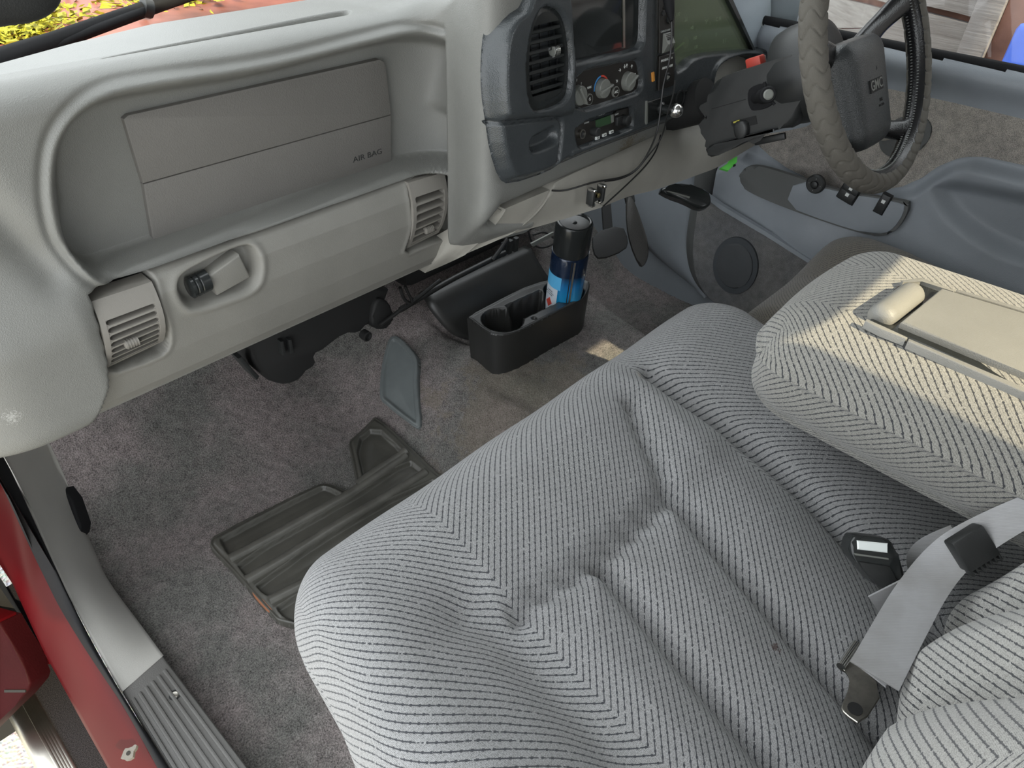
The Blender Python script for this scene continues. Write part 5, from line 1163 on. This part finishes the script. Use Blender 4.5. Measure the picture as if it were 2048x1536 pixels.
# outer wall and flat top with openings
V = [np.r_[p, zt] for p in TO]+[np.r_[p, zb_] for p in base]; Fc = [(k, n+k, n+(k+1) % n, (k+1) % n) for k in range(n)]
mk('outer_wall', V, Fc, M['cup'], CH, True, sharp=60)
def ell(u, v, u2, v2, w_):        # opening centre and half sizes
    a = np.array(TF.px(u, v)); return a
C1 = np.array(TF.px(1005, 640)); C2 = np.array(TF.px(1128, 583))
A, Bv = np.meshgrid(np.arange(TO[:, 0].min(), TO[:, 0].max(), .0022), np.arange(TO[:, 1].min(), TO[:, 1].max(), .0022), indexing='ij'); G2 = np.stack([A, Bv], -1)
do = sdf(G2, TO); d1 = np.linalg.norm(G2-C1, axis=-1)-.043; d2 = np.linalg.norm(G2-C2, axis=-1)-.044; ax_ = (C2-C1)/np.linalg.norm(C2-C1); md = (C1+C2)/2+np.array([-.0, .006]); rel = G2-md; s1 = np.abs(rel@ax_)-.050; s2 = np.abs(rel@np.array([-ax_[1], ax_[0]]))-.030; d3 = np.maximum(s1, s2)
dh = np.minimum(np.minimum(d1, d2), d3)
Zc = zt+.0015-.078*sst(.0, -.004, dh)+.0025*np.exp(-((do+.003)/.002)**2)
for u, v in ((1068, 637), (1123, 604)):
    hc_ = np.array(TF.px(u, v)); Zc -= .012*sst(.005, .0035, np.linalg.norm(G2-hc_, axis=-1))
Q2, km, om = snap(G2, do, .0022); grid('tray', np.concatenate([Q2, np.where(om, zt-.001, Zc)[..., None]], -1), M['cup'], CH, mask=km, flip=True)
# sloping back plate behind the tray
def bp_(u, v, y): return on(u, v, 'y', y)
bk0 = np.array([bp_(855, 590, .985), bp_(862, 610, .965), bp_(895, 650, .935), bp_(915, 668, .925), bp_(950, 678, .915)]); bk1 = np.array([bp_(1062, 497, .985), bp_(1075, 520, .965), bp_(1100, 560, .935), bp_(1130, 585, .915), bp_(1170, 590, .905)])
a = spline(bk0, 20); c_ = spline(bk1, 20); t_ = np.linspace(0, 1, 24)[None, :, None]; Pq = a[:, None]*(1-t_)+c_[:, None]*t_
bkp = np.concatenate([Pq[:1]+[0, .02, .0], Pq], 0); bkp = np.concatenate([bkp[:, :1]+[0.0, .012, -.012], bkp, bkp[:, -1:]+[0, .012, -.012]], 1); grid('back_plate', bkp, M['cup'], CH)
box('foot', W, .90, 1.10, .80, .92, .10, .15, M['hvac'], CH, .01)
# spray can leaning in the far cup
tp = on(1150, 441, 'y', .80); bt = np.array([C2[0]-.002, C2[1], .160]); ax = tp-bt; Lc = np.linalg.norm(ax); ax /= Lc
cf = Fr(bt, np.cross([0, 1, 0], ax), np.cross(ax, np.cross([0, 1, 0], ax))); cf.c = ax
SPR = thing('spray_can', 'black-capped blue aerosol can standing in the cup holder', 'can', bt)
rc = .0385
b_ = NB('can_blue_gradient'); tc = b_.n('ShaderNodeNewGeometry'); sx = b_.n('ShaderNodeVectorMath', operation='DOT_PRODUCT'); b_.l(tc.outputs['Position'], sx.inputs[0]); sx.inputs[1].default_value = tuple(ax)
h_ = b_.math('DIVIDE', b_.math('SUBTRACT', sx.outputs['Value'], float(bt@ax)), Lc)
b_.set(Base_Color=b_.ramp(h_, [(.30, (.01, .30, .62)), (.44, (.012, .20, .50)), (.54, (.008, .022, .055)), (.75, (.007, .016, .04))]), Roughness=.22, Metallic=.35, Coat_Weight=.6)
bd = lathe('can_body', cf, [(.034, 0), (rc-.001, .002), (rc, .006), (rc, Lc*.70), (rc-.0015, Lc*.712), (rc, Lc*.72)], b_.m, SPR, 48)
lathe('cap', cf, [(rc-.001, Lc*.715), (rc-.0008, Lc*.73), (rc-.001, Lc-.006), (rc-.003, Lc-.001), (rc-.006, Lc), (rc-.008, Lc-.001), (rc-.009, Lc-.004), (.004, Lc-.005)], M['bezel_s'], SPR, 48)
lathe('nozzle', cf, [(.006, Lc-.013), (.005, Lc-.004), (.003, Lc-.003)], M['bezel_s'], SPR, 16)
def wrap(name, t0, t1, h0, h1, mat, r=rc+.0003, sk=0.0, par=bd):
    N = 10; V = []; Fc = []
    for k in range(N+1):
        t = math.radians(t0+(t1-t0)*k/N)
        for h in (h0, h1): V.append(cf.to(r*math.cos(t), r*math.sin(t), (h+sk*(k/N-.5))*Lc))
    for k in range(N): Fc.append((2*k, 2*k+2, 2*k+3, 2*k+1))
    return mk(name, V, Fc, mat, par, True)
vd = CAM-cf.to(0, 0, Lc*.35); tc_ = math.degrees(math.atan2(vd@cf.b, vd@cf.a))
def sgn(): return 1
# which way round is left in the picture
tL = tc_ + (90 if ((cf.a*math.cos(math.radians(tc_+90))+cf.b*math.sin(math.radians(tc_+90)))@CR[0]) < 0 else -90); dl = 1 if tL > tc_ else -1
wl = flat('can_label_white', (.55, .60, .66), .4)
wrap('label_panel', tc_+dl*22, tc_+dl*95, .02, .42, wl); wrap('label_panel_blue', tc_+dl*14, tc_+dl*95, .40, .53, flat('can_label_light_blue', (.10, .42, .72), .4), rc+.0005)
hm = .235; tm = math.radians(tc_+dl*50); f_ = Fr(cf.to((rc+.0008)*math.cos(tm), (rc+.0008)*math.sin(tm), hm*Lc), -cf.a*math.sin(tm)+cf.b*math.cos(tm), cf.c)
dmk = prism('hazard_diamond', f_, [(-.009, 0), (0, -.012), (.009, 0), (0, .012)], -.001, .0006, M['red'], bd)
f_.c = cf.a*math.cos(tm)+cf.b*math.sin(tm); rt_ = f_.a if (f_.a@CR[0]) > 0 else -f_.a; tf_ = Fr(f_.o, rt_, cf.c)
for h, s, sz in ((.36, 'CAUTION', .0035), (.34, 'KEEP OUT OF REACH', .0028), (.32, 'OF CHILDREN', .0028), (.13, 'FLAMMABLE', .0042), (.10, '400 g', .004)): text('label_print', s, Fr(tf_.o+cf.c*(h-hm)*Lc, tf_.a, tf_.b).sub(0, 0, .0008), sz, M['panel'], bd, .0001)
wrap('bright_streak', tc_-dl*22, tc_-dl*16, .02, .70, M['alu'], rc+.0003); wrap('dark_streak', tc_-dl*12, tc_-dl*9, .02, .70, M['panel'], rc+.0003)
# black heater housing hanging below the dash
HV = thing('heater_box', 'black heater housing hanging below the dashboard', 'heater box', on(560, 760, 'y', .98))
hf = Fr((0, .97, 0), (1, 0, 0), (0, 0, 1))
def hp(L): return hf.pxs(L)
prism('housing', hf, [tuple(p) for p in chaikin(hp([(500, 690), (508, 735), (530, 757), (560, 772), (590, 768), (612, 750), (622, 724), (633, 712), (640, 690), (690, 668), (715, 655), (740, 652), (752, 640), (790, 560), (480, 600)]), 1)][::-1], -.25, 0, M['hvac'], HV, .008, 3)
prism('blower_end', hf, [tuple(p) for p in chaikin(hp([(735, 650), (752, 655), (775, 650), (781, 635), (776, 600), (745, 590)]), 2)][::-1], -.2, .01, M['hvac'], HV, .006, 3)
prism('bracket', hf, hp([(470, 712), (478, 708), (513, 748), (508, 756)])[::-1], -.03, .01, M['black'], HV, .002)
for u, v in ((558, 696), (574, 693)): prism('clip', hf, hp([(u-4, v-18), (u+2, v-20), (u+8, v+8), (u, v+10)])[::-1], 0, .012, M['black'], HV, .002)
f = Fr(hf.to(*hf.px(720, 663), .01), hf.a, hf.b); lathe('drain_spout', f, [(.010, 0), (.010, .014), (.007, .015), (.006, .010)], M['hvac'], HV, 18)
# wiring and pipes under the centre of the dash
WR = thing('under_dash_wiring', 'tangle of black wiring and brackets under the centre dash', 'wiring', on(950, 560, 'y', 1.0))
box('duct', W, .80, 1.30, 1.03, 1.15, .24, .36, M['hvac'], WR, .02)
for L, r, y in (([(800, 620), (850, 590), (900, 560), (960, 530), (1010, 505)], .006, .955), ([(760, 650), (812, 612), (830, 600), (880, 560)], .004, .95), ([(1056, 460), (1062, 485), (1080, 498), (1105, 490), (1130, 470)], .0022, .93), ([(985, 520), (1000, 500), (1015, 478)], .005, .95), ([(800, 575), (808, 600), (820, 606)], .0035, .94), ([(1066, 470), (1090, 462), (1112, 480)], .0022, .93), ([(810, 572), (818, 590), (826, 604), (812, 612)], .003, .94)):
    tube('wire', spline([on(u, v, 'y', y) for u, v in L], 30), r, M['cable'], WR, 8)
prism('wire_tie', Fr((0, .92, 0), (1, 0, 0), (0, 0, 1)), Fr((0, .92, 0), (1, 0, 0), (0, 0, 1)).pxs([(1060, 486), (1105, 463), (1108, 468), (1064, 492)])[::-1], 0, .004, M['knob'], WR)
for u in (1020, 1032, 1044): prism('bracket_fin', Fr((0, .97, 0), (1, 0, 0), (0, 0, 1)), Fr((0, .97, 0), (1, 0, 0), (0, 0, 1)).pxs([(u-18, 485-(u-1020)*.4), (u-12, 482-(u-1020)*.4), (u-15, 508-(u-1020)*.4), (u-21, 511-(u-1020)*.4)])[::-1], 0, .01, M['black'], WR)
# pedals
f = Fr(on(1275, 465, 'x', 1.40), (0.35, -.94, 0), (.0, .35, .94)); f = Fr(on(1275, 465, 'x', 1.38), CR[0], -CR[1])
PE = thing('accelerator_pedal', 'long narrow accelerator pedal in the dark far footwell', 'pedal', on(1290, 530, 'x', 1.38))
prism('pad', f, [tuple(p) for p in chaikin(f.pxs([(1253, 395), (1266, 392), (1284, 445), (1298, 490), (1297, 515), (1288, 533), (1279, 530), (1262, 490), (1254, 450)]), 1)][::-1], -.015, 0, plastic('pedal_rubber', (.035, .033, .03), .6, .4, 500), PE, .004, 2)
prism('arm', f, f.pxs([(1250, 380), (1268, 375), (1272, 400), (1255, 402)])[::-1], -.03, -.012, M['hvac'], PE)
f = Fr(on(1215, 490, 'x', 1.26), CR[0], -CR[1]); PE = thing('brake_pedal', 'wide black brake pedal beside the accelerator', 'pedal', on(1215, 520, 'x', 1.26))
prism('pad', f, [tuple(p) for p in chaikin(f.pxs([(1185, 465), (1245, 448), (1258, 480), (1252, 500), (1200, 520), (1186, 505)]), 1)][::-1], -.012, 0, plastic('brake_rubber', (.02, .02, .02), .6, .4, 500), PE, .004, 2)
prism('arm', f, f.pxs([(1205, 400), (1222, 396), (1228, 470), (1210, 474)])[::-1], -.03, -.01, M['hvac'], PE)
# park-brake release lever below the column cover
PL = thing('brake_release', 'black release lever below the far end of the dash', 'lever', on(1380, 400, 'x', 1.42))
f = Fr(on(1380, 395, 'x', 1.40), CR[0], -CR[1])
prism('handle', f, [tuple(p) for p in chaikin(f.pxs([(1316, 378), (1345, 368), (1370, 365), (1418, 380), (1424, 400), (1420, 412), (1400, 418), (1370, 402), (1340, 392)]), 1)][::-1], -.03, 0, M['bezel_s'], PL, .006, 3)
prism('handle_edge', f, f.pxs([(1332, 383), (1336, 382), (1380, 394), (1378, 397)])[::-1], 0, .003, M['knob'], PL)
# lime connector behind the column cover
t = thing('green_connector', 'bright green connector hanging under the column', 'connector', on(1455, 335, 'x', 1.45)); f = Fr(on(1455, 330, 'x', 1.44), CR[0], -CR[1])
prism('block', f, f.pxs([(1440, 336), (1455, 328), (1459, 320), (1475, 312), (1474, 324), (1457, 341)])[::-1], -.01, .0, M['lime'], t, .001); prism('pin', f, f.pxs([(1466, 330), (1470, 328), (1471, 332), (1467, 334)])[::-1], -.002, .003, M['dark'], t)
# charging cable and its plug, clip holder
CB = thing('power_cable', 'thin black cable hanging from the switch strip', 'cable', on(1180, 366, 'y', .70))
def cy(L): return spline([on(u, v, 'y', y) for u, v, y in L], 90)
tube('cord', cy([(1343, 42, .705), (1344, 70, .70), (1340, 120, .695), (1327, 165, .69), (1323, 200, .685), (1318, 245, .68), (1313, 268, .68), (1300, 300, .69), (1282, 330, .70), (1262, 348, .71), (1235, 357, .715), (1205, 361, .72), (1180, 366, .722), (1150, 376, .73), (1125, 382, .74), (1104, 381, .747)]), .0016, M['cable'], CB, 6)
tube('cord', cy([(1350, 160, .70), (1347, 190, .69), (1335, 225, .69), (1328, 262, .70), (1318, 285, .705), (1296, 312, .71), (1270, 345, .718), (1240, 359, .722), (1210, 363, .724)]), .0014, M['cable'], CB, 6)
p0 = on(1343, 42, 'y', .70); p1 = on(1336, -6, 'y', .72); tube('plug', spline([p0, p0*.75+p1*.25, p1], 12), np.interp(np.linspace(0, 1, 12), [0, .2, .5, 1], [.003, .0055, .008, .009]), M['rubber'], CB, 14)
CP = thing('metal_clip', 'small shiny sprung clip on the knee panel', 'clip', on(1190, 405, 'y', .715)); f = Fr(on(1190, 388, 'y', .712), (1, 0, 0), (0, 0, 1))
for s in (-1, 1):
    box('jaw', f, s*.014-.0035, s*.014+.0035, -.016, .014, -.006, .010, M['black'], CP, .002); box('jaw_tip', f, s*.014-.004, s*.014+.004, .010, .016, -.004, .012, M['chrome'], CP, .002); box('jaw_foot', f, s*.011-.005, s*.011+.005, -.019, -.013, -.004, .009, M['chrome'], CP, .002)
box('bridge', f, -.012, .012, -.012, -.004, -.006, .006, M['black'], CP, .002); lathe('spring_screw', f, [(.0045, 0), (.0045, .009), (.003, .010)], flat('brass', (.6, .5, .25), .25, 1), CP, 14)
# ================================================================ outside the cab
# bonnet and scuttle beyond the windscreen
HD = thing('bonnet', 'red bonnet with pale reflections seen through the windscreen', 'car body', (.6, 1.7, .62))
xs = np.linspace(-.25, 1.7, 40); ys = np.linspace(1.26, 2.7, 40); X, Y = np.meshgrid(xs, ys, indexing='ij')
Z = .655+.03*np.sin((X-.1)*3.0)+.01*np.sin(Y*7)-.05*(Y-1.4)-.1*np.maximum(0, 1.36-Y); Z += .02*np.exp(-((X-.25-.2*(Y-1.4))/.05)**2)
grid('bonnet_skin', np.stack([X, Y, Z], -1), M['hood'], HD, flip=True)
SCU = thing('scuttle_vent', 'black scuttle grille strip at the foot of the windscreen', 'grille', (.5, 1.3, .68))
P0 = [on(u, v, 'y', 1.115) for u, v in ((-60, 168), (0, 146), (84, 117), (173, 91), (279, 68), (381, 48), (520, 21), (700, -12), (900, -50))]; a = spline(P0, 60)
Pq = np.stack([a+[0, 0, -.004], a+[0, .02, -.006], a+[0, .045, -.012], a+[0, .05, -.06]], 1); grid('strip', Pq, M['black'], SCU)
for k in range(30):
    p = a[8+int(k*1.5)]; tube('fin', [p+[0, .0, .001], p+[.006, .025, -.004]], .0012, M['knob'], SCU, 6)
WP = thing('wiper', 'black windscreen wiper arm lying across the glass', 'wiper', on(200, 75, 'y', 1.36))
Pw = spline([on(u, v, 'y', y) for u, v, y in ((-40, 140, 1.33), (0, 122, 1.33), (120, 78, 1.36), (290, 18, 1.40), (380, -12, 1.42))], 30)
tube('arm', Pw, np.interp(np.linspace(0, 1, 30), [0, .3, 1], [.020, .014, .012]), M['rubber'], WP, 10)
tube('blade', spline([on(u, v, 'y', y) for u, v, y in ((60, 112, 1.34), (180, 62, 1.36), (300, 18, 1.39))], 20), .007, M['rubber'], WP, 8)
tube('arm_joint', [on(285, 14, 'y', 1.392), on(302, 18, 'y', 1.392)], .016, M['black'], WP, 10)
MI0 = thing('mirror_housing', 'dark rounded mirror housing at the top left corner', 'mirror', on(0, -20, 'y', .5))
rb = on(-46, -52, 'y', .60)
def mvr(Pn, Nn): return Pn+rb
rbox('housing', (-.07, -.02, -.03), (.045, .02, .026), (.03, .015, .02), M['black'], MI0, (16, 8, 12), mvr)
# yellow-green reflection built as leaves lying on the bonnet
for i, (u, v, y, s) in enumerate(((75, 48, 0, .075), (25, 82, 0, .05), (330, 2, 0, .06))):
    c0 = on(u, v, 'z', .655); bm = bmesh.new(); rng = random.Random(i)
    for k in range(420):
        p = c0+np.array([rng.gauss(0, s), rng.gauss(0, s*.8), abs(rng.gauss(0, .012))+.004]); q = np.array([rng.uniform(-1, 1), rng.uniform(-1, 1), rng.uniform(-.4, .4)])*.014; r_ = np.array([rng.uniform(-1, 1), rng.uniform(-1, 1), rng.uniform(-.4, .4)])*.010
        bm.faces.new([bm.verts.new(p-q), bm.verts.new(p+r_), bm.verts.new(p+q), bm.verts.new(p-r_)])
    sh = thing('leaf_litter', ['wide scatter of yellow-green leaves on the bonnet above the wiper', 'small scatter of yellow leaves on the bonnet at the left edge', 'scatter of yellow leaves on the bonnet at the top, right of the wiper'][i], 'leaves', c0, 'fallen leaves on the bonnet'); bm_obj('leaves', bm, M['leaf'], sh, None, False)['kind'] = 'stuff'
# timber fence beyond the driver's window
FE = thing('timber_fence', 'weathered grey timber fence seen through the driver window', 'fence', (3.0, .4, -.62))
FX = 2.9
ff = Fr((FX, 0, 0), (0, -1, 0), (0, 0, 1))
g0 = ff.px(1862, 20); g1 = ff.px(2048, 66); ang = math.atan2(g1[1]-g0[1], g1[0]-g0[0])
q0 = np.array(ff.px(1900, 38)); hgt = .30
for k in range(-4, 5):
    f = ff.sub(q0[0], q0[1]+k*hgt, random.uniform(-.006, .006), ang+random.uniform(-.004, .004))
    P = []; nn_ = 24
    lo_ = [(-6+12*t/nn_, .012+.006*math.sin(t*1.7+k)+random.uniform(-.003, .003)) for t in range(nn_+1)]; up_ = [(6-12*t/nn_, hgt-.004+random.uniform(-.004, .004)) for t in range(nn_+1)]
    prism('board', f, lo_+up_, -.03, 0, M['wood'], FE, .004, 1)
box('backing', ff, -6, 6, -1.5, 1.8, -.06, -.04, M['wood_b'], FE)
p0 = np.array(ff.px(1995, 20)); p1 = np.array(ff.px(1972, 112)); 
fp = Fr(ff.to(*p1), DF.a, DF.b); ps = thing('fence_post', 'upright weathered post in front of the fence', 'post', (FX-.06, ff.to(*p1)[1], -.62))
box('post', Fr(ff.to(*p0, .06), ff.a, ff.b), -.04, .04, -1.6, 1.2, 0, .06, M['wood'], ps, .006); box('post_shade', Fr(ff.to(*p0, .05), ff.a, ff.b), .04, .11, -1.6, 1.2, 0, .05, M['wood_b'], ps, .004)
bt_ = tag(box('blue_tarp', Fr(ff.to(*ff.px(2064, 118), .12), ff.a, ff.b), -.05, .4, -.35, .12, 0, .05, plastic('blue_tarp', (.05, .12, .55), .5), None, .02), 'bright blue tarp edge beside the fence post', 'tarp')
# door mirror
SM = thing('door_mirror', 'red door mirror with reflecting glass beyond the wheel', 'mirror', on(1730, 30, 'x', 1.80))
mf = Fr(on(1730, 0, 'x', 1.80), (.55, -.83, 0), (0, 0, 1)); mf = Fr(on(1730, 0, 'x', 1.78), (.90, -.43, .0), (0.0, .05, 1))
mo = chaikin(mf.pxs([(1640, 56), (1700, 58), (1760, 54), (1778, 46), (1786, 30), (1788, -80), (1640, -80)]), 1)
prism('housing', mf, [tuple(p) for p in mo][::-1], -.08, 0, M['paint'], SM, .006, 3); prism('glass', mf, [tuple(p) for p in scale(mo, .955)][::-1], -.004, .003, M['mirror'], SM)
